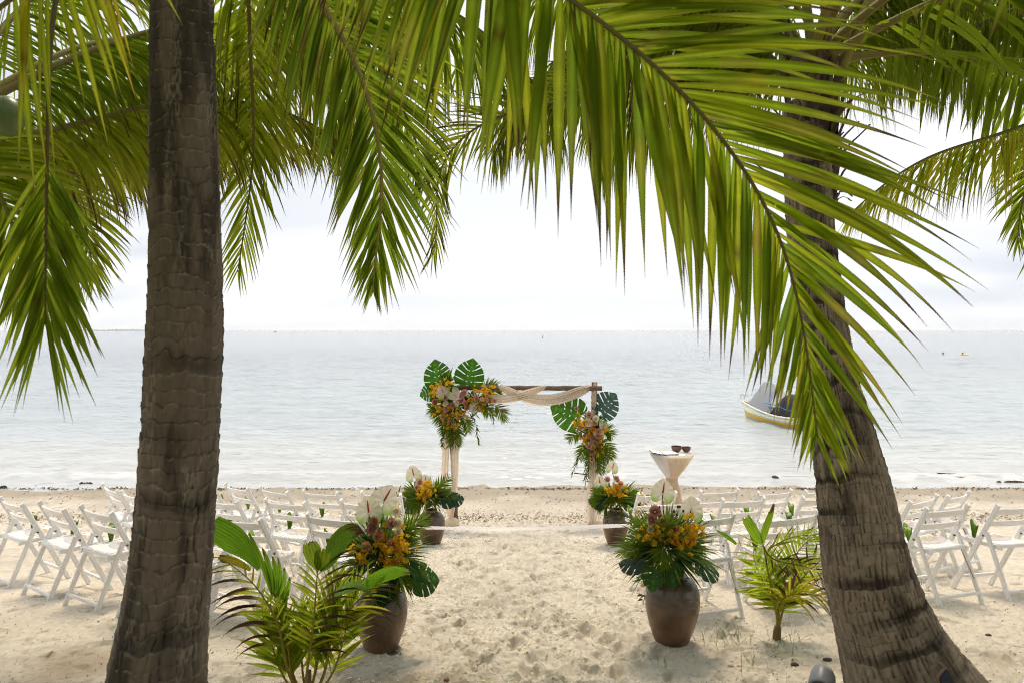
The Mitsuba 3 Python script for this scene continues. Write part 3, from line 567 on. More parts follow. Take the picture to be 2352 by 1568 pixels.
# ---------------------------------------------------------------- chairs
def chair_parts():
    """One folding chair, facing +y, feet on z = 0: [(part name, ply)]."""
    out = []
    W = 0.213
    top, foot = np.array([-0.225, 0.80]), np.array([0.25, 0.0])
    at = lambda z: top + (foot - top) * (0.80 - z) / 0.80           # the long bar's line, as (y, z)
    for s in (-1, 1):
        v, f = bar([s * W, foot[0], foot[1] - 0.02], [s * W, top[0], top[1]], 0.024, 0.044, up=(0, 0.9, 0.5), ch=0.28)
        out.append(('back_post', mikit.ply((v, f), 'white_paint', smooth=30)))
    for z, h in ((0.735, 0.062), (0.625, 0.058)):
        y, zz = at(z); xs = np.linspace(-W + 0.012, W - 0.012, 9)
        pts = np.stack([xs, y - 0.030 * (1 - (xs / W) ** 2), xs * 0 + zz], 1)
        v, f = sweep_box(pts, 0.017, h, up=(0, -0.5, 0.86))
        out.append(('rail', mikit.ply((v, f), 'white_paint', smooth=40)))
    y0 = at(0.52)[0] - 0.046
    for s in (-1, 1):
        v, f = bar([s * (W - 0.002), -0.30, -0.02], [s * (W - 0.002), y0, 0.545], 0.024, 0.040, up=(0, 0.9, -0.4), ch=0.28)
        out.append(('rear_leg', mikit.ply((v, f), 'white_paint', smooth=30)))
    m = Mesh()
    for s in (-1, 1): m.add(*bar([s * (W - 0.028), -0.215, 0.435], [s * (W - 0.028), 0.185, 0.452], 0.022, 0.040))
    for y in (-0.195, 0.175): m.add(*bar([-W + 0.04, y, 0.447 + 0.02 * y], [W - 0.04, y, 0.447 + 0.02 * y], 0.020, 0.030, up=(0, 0, 1)))
    for k in range(7):
        x = (k - 3) * 0.046
        m.add(*bar([x, -0.182, 0.452], [x, 0.162, 0.458], 0.036, 0.014))
    v, f, c = m.arrays(); out.append(('seat', mikit.ply((v, f), 'white_paint')))
    v, f = bar([-W, -0.270, 0.085], [W, -0.270, 0.085], 0.020, 0.026); out.append(('stretcher', mikit.ply((v, f), 'white_paint', smooth=30)))
    v, f = bar([-W, at(0.10)[0], 0.10], [W, at(0.10)[0], 0.10], 0.020, 0.026); out.append(('stretcher', mikit.ply((v, f), 'white_paint', smooth=30)))
    m = Mesh()
    for s in (-1, 1):
        y, z = at(0.515); m.add(*bar([s * W - 0.016, y - 0.022, z], [s * W + 0.016, y - 0.022, z], 0.014, 0.014), (0.10, 0.09, 0.09))
    v, f = bar([W - 0.014, -0.243, 0.19], [W - 0.014, -0.135, 0.42], 0.003, 0.006); m.add(v, f, (0.10, 0.03, 0.025))
    out.append(('hinge_hardware', m.ply('matte')))
    return out


CHAIR = chair_parts()


def cone_parts(seed):
    rng = np.random.default_rng(seed)
    a = np.linspace(0, 2 * np.pi * 1.12, 22); h = 0.135
    zt = h + 0.045 * np.clip(np.cos(a - 2.2), 0, 1) ** 2 + 0.01 * np.sin(a * 3)
    rows = []
    for t in np.linspace(0, 1, 6):
        r = 0.007 + 0.027 * t + 0.0015 * (a / 6.3)
        rows.append(np.stack([r * np.cos(a), r * np.sin(a), zt * t], 1))
    col = np.array([0.15, 0.26, 0.05]) * rng.uniform(0.8, 1.25)
    cone = tinted((np.vstack(rows), grid_faces(6, 22)), 'leaf', np.vstack([col * (0.8 + 0.5 * meshkit.noise(r * 60 + seed)[:, None]) for r in rows]), True)
    m = Mesh()
    for k in range(26):
        c = np.array([rng.uniform(-0.02, 0.02), rng.uniform(-0.02, 0.02), h - 0.012 + rng.uniform(0, 0.022)])
        u, w = unit(rng.normal(size=3)), unit(rng.normal(size=3))
        m.add([c - u * 0.012, c + w * 0.008, c + u * 0.012, c - w * 0.008], [[0, 1, 2, 3]], (0.82, 0.81, 0.74))
    return cone, m.ply('petal')


CONES = [cone_parts(k) for k in range(5)]


def fan_parts():
    n = 30; a = np.linspace(math.radians(12), math.radians(168), n)
    inner, outer = 0.055, 0.205 + 0.004 * (np.arange(n) % 2)
    z = 0.006 * (np.arange(n) % 2)
    v = np.vstack([np.stack([inner * np.cos(a), -inner * np.sin(a), z * 0.3], 1), np.stack([0.15 * np.cos(a), -0.15 * np.sin(a), z], 1), np.stack([outer * np.cos(a), -outer * np.sin(a), z * 1.3], 1)])
    leaf = tinted((v, grid_faces(3, n)), 'petal', np.broadcast_to([0.80, 0.79, 0.80], v.shape))
    m = Mesh()
    for k in range(0, n, 3): m.add(*bar([0, 0, 0.004], [0.15 * math.cos(a[k]), -0.15 * math.sin(a[k]), 0.009], 0.006, 0.002), (0.66, 0.54, 0.36))
    return leaf, m.ply('matte')


FAN = fan_parts()
ARCH_AT = np.array([0.12, 10.45])


def solve_chair(x, y):
    """Where on the beach a chair stands whose back top the photo shows at (x, y)."""
    best = None
    for Z in np.linspace(3.8, 10.5, 600):
        X = (x - 1176) / FOCAL * Z
        top = ground(X, Z) + 0.80
        e = abs((P(x, y, Z) - [0, 0, top])[2])
        if best is None or e < best[0]: best = (e, Z)
    Z = best[1]
    return P(x, y, Z)[0], Z


ROWS_L = [('front left', [(8, 1143, 50), (97, 1153, 54), (200, 1163, 73), (328, 1177, 86), (430, 1181, 98), (541, 1182, 110), (751, 1180, 130)]),
          ('second left', [(240, 1115, 38), (290, 1126, 48), (395, 1136, 62), (500, 1141, 80), (644, 1146, 95), (822, 1150, 103)]),
          ('back left', [(462, 1110, 44), (534, 1114, 53), (618, 1118, 65), (732, 1123, 80), (866, 1125, 94)])]
ROWS_R = [('front right', [(1640, 1176, 124), (1845, 1172, 118), (2010, 1168, 110), (2195, 1161, 100), (2350, 1156, 96)]),
          ('second right', [(1563, 1146, 106), (1716, 1143, 101), (1893, 1137, 90), (2025, 1138, 74), (2140, 1137, 61), (2215, 1130, 52)]),
          ('back right', [(1513, 1126, 91), (1662, 1123, 88), (1787, 1122, 78), (1895, 1118, 70)])]
ORD = ['first', 'second', 'third', 'fourth', 'fifth', 'sixth', 'seventh', 'eighth']
CH, rng = {}, np.random.default_rng(21)
for rows, side in ((ROWS_L, 'left'), (ROWS_R, 'right')):
    for rowname, spots in rows:
        row = rowname.split()[0]; row = {'front': 'landward row', 'second': 'middle row', 'back': 'seaward row'}[row]
        order = spots[::-1] if side == 'left' else spots
        for k, (x, y, wpx) in enumerate(order):
            X, Z = solve_chair(x, y)
            fac, sl = wpx * Z / (FOCAL * 0.45), abs(X / Z)         # the width the photo shows gives the turn towards the arch
            yaw = -math.copysign(min(range(0, 62), key=lambda a: abs(math.cos(math.radians(a)) - sl * math.sin(math.radians(a)) - fac)), X) + rng.normal(0, 1.5)
            place = ORD[k] + ' from the aisle'
            key = new('folding_chair', f'white wooden folding chair, {place} in the {side} block, {row}', 'chair', 'white folding chairs facing the arch')
            # the measured point is the top of the back, which lies 0.225 m behind the chair's middle
            r = math.radians(yaw); fx, fy = math.sin(r), math.cos(r)
            cx, cy = X + 0.225 * fx, Z + 0.225 * fy
            g = np.mean([ground(cx + a * fy + b * fx, cy - a * fx + b * fy) for a in (-0.2, 0.2) for b in (-0.3, 0.25)])
            gx = (ground(cx + 0.3 * fx, cy + 0.3 * fy) - ground(cx - 0.3 * fx, cy - 0.3 * fy)) / 0.6
            M = T4().translate([cx, cy, g]).rotate([0, 0, 1], -yaw).rotate([1, 0, 0], math.degrees(math.atan(gx)) * 0.5).rotate([0, 1, 0], rng.normal(0, 1.3)).translate([0, 0, rng.uniform(-0.022, 0.004)])
            for name, shape in CHAIR: part(key, name, {**shape, 'to_world': M})
            CH[(side, rowname.split()[0], k)] = (M, np.array([cx, cy, g]), yaw)
            where = f'{side} block {row} chair, {place}'
            ck = new('leaf_cone', f'green leaf cone on {where}', 'petal cone', 'leaf cones on the chairs')
            Mc = M @ T4().translate([-0.165 + rng.normal(0, 0.01), 0.05 + rng.normal(0, 0.02), 0.445]).rotate([0, 1, 0], rng.normal(-4, 6)).rotate([1, 0, 0], rng.normal(0, 6)).rotate([0, 0, 1], rng.uniform(0, 360))
            cone = CONES[rng.integers(5)]
            part(ck, 'leaf_wrap', {**cone[0], 'to_world': Mc}); part(ck, 'petals', {**cone[1], 'to_world': Mc}, None, 'stuff')
            fk = new('hand_fan', f'white hand fan on {where}', 'fan', 'hand fans on the chair seats')
            Mf = M @ T4().translate([0.03 + rng.normal(0, 0.012), 0.12, 0.470]).rotate([0, 0, 1], rng.normal(0, 14)).rotate([1, 0, 0], 1.0)
            part(fk, 'fan_leaf', {**FAN[0], 'to_world': Mf}); part(fk, 'ribs', {**FAN[1], 'to_world': Mf})


# ---------------------------------------------------------------- flowers
def orient(v, d, up=(0, 0, 1), spin=0.0):
    """Turns a mesh modelled along +z (its face towards +z) to face d."""
    z = unit(d); x = np.cross(up, z)
    if np.linalg.norm(x) < 1e-3: x = np.array([1.0, 0, 0])
    x = unit(x); y = np.cross(z, x)
    c, s = math.cos(spin), math.sin(spin)
    return v[:, :1] * (c * x + s * y) + v[:, 1:2] * (-s * x + c * y) + v[:, 2:] * z


def rose(r, seed, col, open_=1.0):
    rng = np.random.default_rng(seed); m = Mesh()
    for ring, (n, rr, h, tilt) in enumerate([(3, 0.30, 0.62, 0.0), (4, 0.52, 0.56, 0.22), (5, 0.76, 0.46, 0.52), (6, 0.98, 0.30, 0.95)]):
        for k in range(n):
            a0 = 2 * np.pi * (k + 0.5 * ring + rng.uniform(-0.15, 0.15)) / n; wd = 2 * np.pi / n * 0.72
            U, V = np.meshgrid(np.linspace(-1, 1, 5), np.linspace(0, 1, 4))
            edge = 1 - 0.25 * U ** 2 * V
            rad = r * rr * (0.35 + 0.65 * np.sin(V * 1.5)) + r * tilt * open_ * 0.25 * V ** 2 + r * 0.05 * rng.normal(0, 1) * V
            zz = r * (h * V * edge * 1.3 - 0.25)
            a = a0 + wd * U * (1 - 0.15 * V)
            v = np.stack([rad * np.cos(a), rad * np.sin(a), zz - 0.10 * r * tilt * V ** 3 + 0.03 * r * np.sin(5 * U + seed)], -1).reshape(-1, 3)
            c = np.asarray(col) * (0.80 + 0.05 * ring + 0.22 * V.reshape(-1, 1)) * rng.uniform(0.88, 1.1)
            m.add(v, grid_faces(4, 5), c)
    return m.arrays()


def orchid_bloom(m, c, r, d, rng, col):
    d = unit(d); a = unit(np.cross(d, [0.3, 0.2, 0.9])); b = np.cross(d, a); ph = rng.uniform(0, 6.3)
    for k in range(5):
        t = ph + 2 * np.pi * k / 5; ax = math.cos(t) * a + math.sin(t) * b; sd = -math.sin(t) * a + math.cos(t) * b
        w = r * (0.30 if k % 2 else 0.42)
        v = [c, c + ax * r * 0.5 + sd * w + d * r * 0.15, c + ax * r + d * r * rng.uniform(-0.2, 0.25), c + ax * r * 0.5 - sd * w + d * r * 0.15]
        m.add(v, [[0, 1, 2, 3]], np.asarray(col) * rng.uniform(0.55, 1.15) * [1, rng.uniform(0.8, 1.15), 1])
    v = [c + d * r * 0.1, c + d * r * 0.55 + b * r * 0.2, c + d * r * 0.6 - b * r * 0.3, c + d * r * 0.3 + a * r * 0.25]
    m.add(v, [[0, 1, 2, 3]], np.asarray(col) * [1.0, 0.6, 0.5])


GOLD = (0.78, 0.50, 0.035)


def orchid_spray(c, R, n, rng, col=GOLD, r=0.026, toward=(0, -1, 0.2)):
    m = Mesh()
    for k in range(int(n * 0.62) + 1):
        o = rng.normal(0, 0.62, 3) * R; o[1] *= 0.6
        orchid_bloom(m, c + o, r * 0.9 * rng.uniform(0.8, 1.2), np.asarray(toward) + rng.normal(0, 0.6, 3), rng, col)
    return m


def heart(n=56):
    half = np.array([(0, 0.50), (0.16, 0.40), (0.33, 0.22), (0.44, 0.02), (0.47, -0.18), (0.40, -0.38), (0.27, -0.47), (0.14, -0.42), (0.05, -0.28), (0.0, -0.13)])
    u = np.r_[0, np.cumsum(np.linalg.norm(np.diff(half, axis=0), axis=1))]
    t = np.linspace(0, u[-1], n // 2 + 1); r = np.stack([PchipInterpolator(u, half[:, k])(t) for k in (0, 1)], 1)
    return np.vstack([r[:-1], (r[::-1] * [-1, 1])[:-1]])


def anthurium(size, seed, tip_up=True):
    """A heart-shaped spathe in the xy plane with its tip towards +y and its notch at the origin side, greener at the lobes; (spathe mesh, spadix mesh)."""
    rng = np.random.default_rng(seed)
    h = heart()
    rings = [1.0, 0.8, 0.55, 0.28]
    cen = np.array([0, -0.05])
    v, c = [], []
    for r in rings:
        q = cen + (h - cen) * r
        rad = np.linalg.norm(q - cen, axis=1)
        z = -0.16 * np.abs(q[:, 0]) ** 1.4 * 1.2 + 0.12 * q[:, 1] ** 2 - 0.20 * np.clip(-q[:, 1] - 0.1, 0, 1) + 0.014 * np.sin(9 * np.arctan2(q[:, 0], q[:, 1])) * r
        v.append(np.stack([q[:, 0], q[:, 1], z], 1))
        g = np.clip((-q[:, 1] - 0.02) * 3.2, 0, 1)[:, None] * np.clip(rad * 2.6 - 0.35, 0, 1)[:, None]
        base = np.array([0.76, 0.71, 0.56]) * (0.93 + 0.07 * np.cos(11 * np.arctan2(q[:, 0], q[:, 1])))[:, None]
        c.append(base * (1 - g) + np.array([0.28, 0.48, 0.05]) * g)
    n = len(h); v.append(np.array([[cen[0], cen[1], 0.0]])); c.append(np.array([[0.66, 0.56, 0.44]]))
    f = []
    for k in range(3):
        for j in range(n): f.append([k * n + j, k * n + (j + 1) % n, (k + 1) * n + (j + 1) % n, (k + 1) * n + j])
    f = np.array(f); f = np.vstack([f[:, [0, 1, 2]], f[:, [0, 2, 3]], [[3 * n + j, 3 * n + (j + 1) % n, 4 * n] for j in range(n)]])
    v = np.vstack(v) * size; c = np.vstack(c)
    s, sf = tube(np.array([[0, -0.06, 0.02], [0.005, 0.06, 0.10], [0.01, 0.22, 0.15], [0.012, 0.36, 0.17]]) * size, np.array([0.034, 0.036, 0.030, 0.012]) * size, 8)
    return (v, f, c), (s, sf)


def monstera(size, seed, col=(0.045, 0.125, 0.018), sheen=0.0, nslit=5):
    """A split heart-shaped leaf in the xy plane: stalk at the origin, tip towards +y, curling a little."""
    rng = np.random.default_rng(seed)
    t = np.linspace(0, 2 * np.pi, 90, endpoint=False)
    x = 0.50 * np.sin(t) * (1 + 0.10 * np.cos(t)); y = -0.52 * np.cos(t) + 0.42
    notch = np.exp(-(np.minimum(t, 2 * np.pi - t) / 0.35) ** 2)
    y = y + 0.20 * notch
    tip = np.exp(-((t - np.pi) / 0.22) ** 2); y = y + 0.08 * tip
    leaf = Polygon(np.stack([x, y], 1)).buffer(0)
    for s in (-1, 1):
        for k in range(nslit):
            y0 = 0.06 + 0.74 / nslit * k + rng.uniform(-0.015, 0.015); a = math.radians(4 + 52 / nslit * k + rng.uniform(-6, 6))
            L0, L1 = rng.uniform(0.14, 0.30) * (1 - 0.07 * k), 0.75
            d = np.array([s * math.cos(a), math.sin(a)]); nrm = np.array([-d[1], d[0]])
            o = np.array([0.0, y0]); w = rng.uniform(0.006, 0.014)
            pts = [o + d * L0, o + d * (L0 + 0.06) + nrm * w, o + d * L1 + nrm * w * 1.5, o + d * L1 - nrm * w * 1.5, o + d * (L0 + 0.06) - nrm * w]
            leaf = leaf.difference(Polygon(pts).buffer(0.004))
        for k in range(3):
            y0 = 0.20 + 0.17 * k; a = math.radians(14 + 11 * k)
            o = np.array([0.0, y0]) + np.array([s * math.cos(a), math.sin(a)]) * 0.085
            leaf = leaf.difference(affinity.rotate(affinity.scale(Polygon([(math.cos(q), math.sin(q)) for q in np.linspace(0, 6.28, 12)]), 0.032, 0.013), s * 17, origin=(0, 0)).buffer(0).__class__(np.array(affinity.translate(affinity.rotate(affinity.scale(Polygon([(math.cos(q), math.sin(q)) for q in np.linspace(0, 6.28, 12)]), 0.032, 0.013), s * (17 + 9 * k), origin=(0, 0)), *o).exterior.coords)))
    if leaf.geom_type != 'Polygon': leaf = max(leaf.geoms, key=lambda g: g.area)
    v2, f = trimesh.creation.triangulate_polygon(leaf, engine='earcut')
    m = trimesh.Trimesh(np.c_[v2, np.zeros(len(v2))], f, process=False).subdivide_to_size(0.14)
    v = np.array(m.vertices)
    v[:, 2] = -0.55 * np.abs(v[:, 0]) ** 1.6 - 0.34 * np.clip(v[:, 1] - 0.2, 0, 2) ** 1.6 + 0.05 * np.abs(v[:, 0]) + 0.015 * np.sin(v[:, 1] * 22)
    rib = np.exp(-(v[:, 0] / 0.02) ** 2)[:, None]
    vein = (0.85 + 0.15 * np.cos(v[:, 1] * 54 - np.abs(v[:, 0]) * 26))[:, None]
    c = np.asarray(col) * vein * (1 + 1.1 * rib) + sheen
    # two stalks: the midrib
    return v * size, np.array(m.faces), np.clip(c, 0, 1)


def put(mesh, c, d, up=(0, 0, 1), spin=0.0):
    v, f, col = mesh
    return orient(v, d, up, spin) + c, f, col


def leaf_burst(c, R, n, rng, L=(0.10, 0.22), w=0.008, squash=(1, 0.8, 0.8), up=0.3, droop=(1, 3), tone=0.3, gray=0.0, outward=1.0):
    """Long narrow filler leaves that spring from a flower arrangement."""
    d = unit(rng.normal(size=(n, 3)) * squash + [0, 0, up])
    p = c + d * R * rng.uniform(0.0, 0.6, (n, 1)) * np.asarray(squash)
    g = np.clip(tone + rng.normal(0, 0.4, n), 0, 1.9); gi = g.astype(int)
    col = (GREEN[gi] * (1 - (g - gi))[:, None] + GREEN[gi + 1] * (g - gi)[:, None]) * rng.uniform(0.55, 1.5, (n, 1))
    col = col * (1 - gray) + gray * np.array([0.14, 0.20, 0.15])
    w0 = unit(np.cross(d, rng.normal(size=(n, 3))))
    V, F, C = blades(p, d, w0, rng.uniform(*L, n), w * rng.uniform(0.6, 1.3, n), rng.uniform(*droop, n), col, rng, 5, 0.25, 0.02, None, 0.4, 0.8, 0.4)
    return V.reshape(-1, 3), (F[None] + (np.arange(n) * V.shape[1])[:, None, None]).reshape(-1, 3), C.reshape(-1, 3)


def broad_leaves(c, R, n, rng, L=(0.06, 0.11), w=0.024, squash=(1, 0.8, 0.8), up=0.2, col=(0.03, 0.09, 0.015)):
    d = unit(rng.normal(size=(n, 3)) * squash + [0, 0, up])
    p = c + d * R * rng.uniform(0.2, 0.9, (n, 1)) * np.asarray(squash)
    w0 = unit(np.cross(d, rng.normal(size=(n, 3))))
    cols = np.asarray(col) * rng.uniform(0.7, 2.4, (n, 1)) + rng.uniform(0, 0.02, (n, 1))
    V, F, C = blades(p, unit(d + rng.normal(0, 0.4, (n, 3))), w0, rng.uniform(*L, n), w * rng.uniform(0.7, 1.2, n), rng.uniform(2, 6, n), cols, rng, 5, 0.15, 0.02, None, 0.25, 0.7, 0.45)
    return V.reshape(-1, 3), (F[None] + (np.arange(n) * V.shape[1])[:, None, None]).reshape(-1, 3), C.reshape(-1, 3)


def strands(points, L, rng, w=0.006, leaf=0.05, step=0.018, tone=0.4):
    """Hanging willow-like strands: thin drooping stems set with small narrow leaves."""
    p0, d0, col = [], [], []
    m = Mesh()
    for q in points:
        l = L * rng.uniform(0.6, 1.1); n = max(4, int(l / step))
        d = unit(np.array([rng.normal(0, 0.5), rng.normal(-0.3, 0.3), 0.5])); p = np.array(q, float); line = [p]
        for k in range(n):
            d = unit(d + [rng.normal(0, 0.10), rng.normal(0, 0.10), -0.28]); p = p + d * step; line.append(p)
            for _ in range(2):
                p0.append(p); d0.append(unit(d + rng.normal(0, 0.55, 3))); g = tone + rng.normal(0, 0.3)
                col.append((GREEN[0] * (1 - np.clip(g, 0, 1)) + GREEN[1] * np.clip(g, 0, 1)) * rng.uniform(0.35, 0.85))
        m.add(*tube(np.array(line), 0.0016, 4), (0.05, 0.07, 0.02))
    p0, d0, col = map(np.array, (p0, d0, col)); n = len(p0)
    V, F, C = blades(p0, d0, unit(np.cross(d0, rng.normal(size=(n, 3)))), leaf * rng.uniform(0.6, 1.3, n), w * rng.uniform(0.6, 1.2, n), rng.uniform(1, 4, n), col, rng, 3, 0.2, 0.02, None, 0.4, 0.8, 0.4)
    m.add(V.reshape(-1, 3), (F[None] + (np.arange(n) * V.shape[1])[:, None, None]).reshape(-1, 3), C.reshape(-1, 3))
    return m


PINK, DUSTY, PEACH, CREAM = (0.60, 0.34, 0.29), (0.42, 0.20, 0.155), (0.68, 0.33, 0.19), (0.78, 0.72, 0.52)


class Arrangement:
    """A flower arrangement at distance Z; parts are placed where the photo shows them, with their own depth towards the viewer (dy)."""
    def __init__(s, label, Z, seed, crop=None):
        s.key = new('flower_arrangement', label, 'flower arrangement', 'tropical flower arrangements'); s.Z = Z; s.rng = np.random.default_rng(seed); s.crop = crop or (lambda x, y: (x, y)); s.seed = seed
    def at(s, x, y, dy=0.0): return P(*s.crop(x, y), s.Z + dy)
    def rose(s, x, y, r, col, dy=-0.16, d=None):
        s.seed += 1
        d = d if d is not None else np.array([s.rng.normal(0, 0.5), -1, s.rng.uniform(0.1, 0.9)])
        v, f, c = rose(r * (0.86 if s.Z > 10 else 1.0), s.seed, col)
        part(s.key, 'rose', tinted((orient(v, d) + s.at(x, y, dy), f), 'petal', c, True))
    def orchid(s, x, y, R, n, dy=-0.15, r=0.026):
        c = s.at(x, y, dy)
        if s.Z > 6:
            part(s.key, 'orchid_spray', orchid_spray(c, R, n, s.rng, r=r).ply('petal'), None, 'stuff'); return
        a = c + [s.rng.normal(0, .02), 0.06, -R]; b = c + [s.rng.normal(0, .02), 0, R * 0.9]
        k = part(s.key, 'orchid_spray', Mesh().add(*tube(spline([a, c + [0, 0.02, 0], b], 10)[0], 0.0022, 5), (0.10, 0.16, 0.03)).ply('matte', True))
        for _ in range(int(n * 0.8)):
            o = s.rng.normal(0, 0.60, 3) * R; o[1] *= 0.6; m = Mesh()
            orchid_bloom(m, c + o, r * 0.9 * s.rng.uniform(0.8, 1.2), np.array([0, -1, 0.2]) + s.rng.normal(0, 0.6, 3), s.rng, GOLD)
            part(k, 'orchid', m.ply('petal'))
    def anth(s, x, y, size, d, spin, stem=None, dy=-0.12, lab=None):
        s.seed += 1; c = s.at(x, y, dy); sp, sx = anthurium(size, s.seed)
        k = part(s.key, 'anthurium', tinted((orient(sp[0], d, spin=spin) + c, sp[1]), 'petal', sp[2], True), lab)
        part(k, 'spadix', Mesh().add(orient(sx[0], d, spin=spin) + c, sx[1], (0.42, 0.055, 0.04)).ply('glossy', True))
        if stem is not None:
            q = orient(np.array([[0, -0.10 * size, -0.004]]), d, spin=spin)[0] + c; e = s.at(*stem, dy + 0.04)
            pts, _ = spline([q, (q * 0.6 + e * 0.4) + [0, 0.015, 0], e], 8)
            part(k, 'stem', Mesh().add(*tube(pts, 0.0045, 6), (0.10, 0.13, 0.035)).ply('matte', True))
    def monstera(s, x, y, size, d, spin, col=(0.035, 0.115, 0.014), dy=-0.05, sheen=0.0, lab=None):
        s.seed += 1; v, f, c = monstera(size, s.seed, col, sheen, 5 if s.Z > 10 else 4)
        part(s.key, 'monstera_leaf', tinted((orient(v, d, spin=spin) + s.at(x, y, dy), f), 'foliage', c, True), lab)
    def fern(s, rows, n, L, w=0.006, seed=0, **k):
        frond(s.key, [s.at(*r) for r in rows], n, L, w, **{**dict(facing=FRONT, ang=(58, 20), droop=(0.5, 2), t0=0.15, tone=0.5, spread=0.5, yellow=0.1, tip=0.02, seed=500 + s.seed * 7 + seed, r0=0.004, nseg=5, jit=4, dark=1.0, name='palm_leaf', bsdf='foliage', rachis=(0.10, 0.14, 0.03)), **k})
    def greens(s, meshes, name='filler_leaves'):
        m = Mesh()
        for q in meshes: m.add(*q)
        part(s.key, name, m.ply('foliage'), None, 'stuff')


# ---------------------------------------------------------------- the four clay pots with their flowers
def pot_color(p, n, uv):
    h = uv.y
    c = mikit.mix((0.070, 0.034, 0.016), (0.165, 0.088, 0.044), mikit.smoothstep(0.25, 0.75, mikit.fbm(p.x * 10, p.y * 10, p.z * 7, 4)))
    up = mikit.smoothstep(0.42, 0.72, h + 0.16 * (mikit.fbm(p.x * 6, p.y * 6, p.z * 6, 2) - 0.5))
    c = mikit.mix(c, (0.066, 0.046, 0.030), up * 0.85)
    wear = mikit.smoothstep(0.56, 0.72, mikit.fbm(p.x * 22, p.y * 22, p.z * 12, 4)) * up
    c = mikit.mix(c, (0.17, 0.145, 0.115), wear * 0.4)
    rim = mikit.smoothstep(0.935, 0.95, h)
    return mikit.mix(c, (0.27, 0.155, 0.105), rim)


scene['glazed_clay'] = {'type': 'twosided', 'bsdf': {'type': 'bumpmap', 'scale': 1.0, 'arbitrary': mikit.proc(lambda p, n, uv: 0.0025 * mikit.fbm(p.x * 40, p.y * 40, p.z * 40, 3)),
                        'bsdf': {'type': 'principled', 'base_color': mikit.proc(pot_color), 'roughness': 0.30, 'specular': 0.6, 'clearcoat': 0.35, 'clearcoat_gloss': 0.75}}}


def pot(x, ybase, Z, dia, label, tilt=(0, 0), seed=0):
    R = dia / 2; H = 0.475 * dia / 0.37
    prof = [(0.0, 0.004), (0.58, 0.0), (0.63, 0.01), (0.67, 0.05), (0.81, 0.20), (0.94, 0.38), (0.99, 0.50), (1.0, 0.58)]
    for k in range(5): z = 0.60 + 0.022 * k; prof += [(1.0 - 0.05 * (z - 0.6), z), (0.972 - 0.05 * (z - 0.6), z + 0.008)]
    prof += [(0.955, 0.74), (0.86, 0.82), (0.70, 0.885), (0.50, 0.925), (0.40, 0.94), (0.385, 0.955), (0.43, 0.975), (0.44, 0.99), (0.41, 1.0), (0.35, 0.995), (0.34, 0.94), (0.34, 0.80), (0.0, 0.78)]
    prof = np.array(prof) * [R, H]
    d = np.r_[0, np.cumsum(np.linalg.norm(np.diff(prof, axis=0), axis=1))]
    zz = np.linspace(0, d[-1], 90); pr = np.stack([np.interp(zz, d, prof[:, 0]), np.interp(zz, d, prof[:, 1])], 1)
    v, q = lathe(pr, 64, lambda a, z: 1 + 0.012 * np.sin(2 * a + seed) + 0.008 * np.sin(3 * a + 9 * z + seed))
    uv = np.stack([np.zeros(len(v)), np.clip(v[:, 2] / H, 0, 1)], 1)
    c = P(x, ybase, Z); c[2] = min(c[2] + 0.02, ground(c[0], c[1]) + 0.02) - 0.015
    key = new('clay_pot', label, 'pot', 'brown glazed clay pots')
    M = T4().translate(c.tolist()).rotate([0, 1, 0], tilt[0]).rotate([1, 0, 0], tilt[1]).rotate([0, 0, 1], 40 * seed)
    part(key, 'body', mikit.ply((v, q), 'glazed_clay', smooth=True, uv=uv, to_world=M))
    v, q = lathe(np.array([(0.0, 0.80), (0.2, 0.812), (0.335, 0.80)]) * [R, H], 24)
    part(key, 'soil', Mesh().add(v, q, (0.05, 0.035, 0.025)).ply('matte', True, to_world=M))
    return c, H


pot(876, 1490, 4.52, 0.345, 'brown clay pot beside the young palm, nearest on the left of the aisle', (0, 0), 1)
pot(1542, 1467, 4.65, 0.372, 'brown clay pot nearest on the right of the aisle', (1.5, 0), 2)
pot(991, 1251, 8.45, 0.345, 'brown clay pot by the left post of the arch, behind the white tape', (0, 0), 3)
pot(1414, 1249, 8.45, 0.345, 'brown clay pot by the right post of the arch, behind the white tape', (2.5, 0), 4)

V5 = lambda x, y: (753.4 + x * .1757, 1056.6 + y * .1757)
V3 = lambda x, y: (1433.3 + x * .2226, 1084.1 + y * .2226)
V6 = lambda x, y: (1359.8 + x * .2051, 1038.2 + y * .2051)
VA = lambda x, y: (973.9 + x * .1406, 826.9 + y * .1406)
VB = lambda x, y: (1267.9 + x * .1406, 882.0 + y * .1406)

# near left
A = Arrangement('flowers in the nearest left pot, two big pale anthuriums over golden orchids', 4.52, 40, V5)
A.anth(530, 650, 0.185, (0.1, -1, 0.15), 0.10, (560, 900), -0.12, 'pale anthurium with a green lobe')
A.anth(745, 500, 0.20, (0.25, -1, 0.25), -0.50, (690, 860), -0.05, 'pale anthurium tilted, its lobes edged in green')
for x, y, r, c in ((575, 880, .038, DUSTY), (610, 790, .026, DUSTY), (660, 978, .034, PEACH), (845, 1100, .034, PINK), (835, 820, .030, DUSTY), (890, 655, .026, CREAM), (915, 820, .030, CREAM), (920, 925, .026, CREAM), (500, 1120, .028, PEACH)): A.rose(x, y, r, c)
for x, y, R, n in ((750, 1050, .07, 26), (960, 1080, .07, 30), (900, 1220, .06, 28), (740, 1290, .055, 22), (420, 1190, .05, 18), (840, 1330, .04, 12), (440, 1290, .04, 10)): A.orchid(x, y, R, n, -0.17)
A.fern([(820, 1060, 0), (1000, 930, -.02), (1150, 830, -.05), (1290, 760, -.08)], 26, 0.15, 0.0065, 1, ang=(48, 14))
A.fern([(800, 1100, 0), (980, 1000, -.03), (1120, 980, -.06)], 20, 0.12, 0.006, 2)
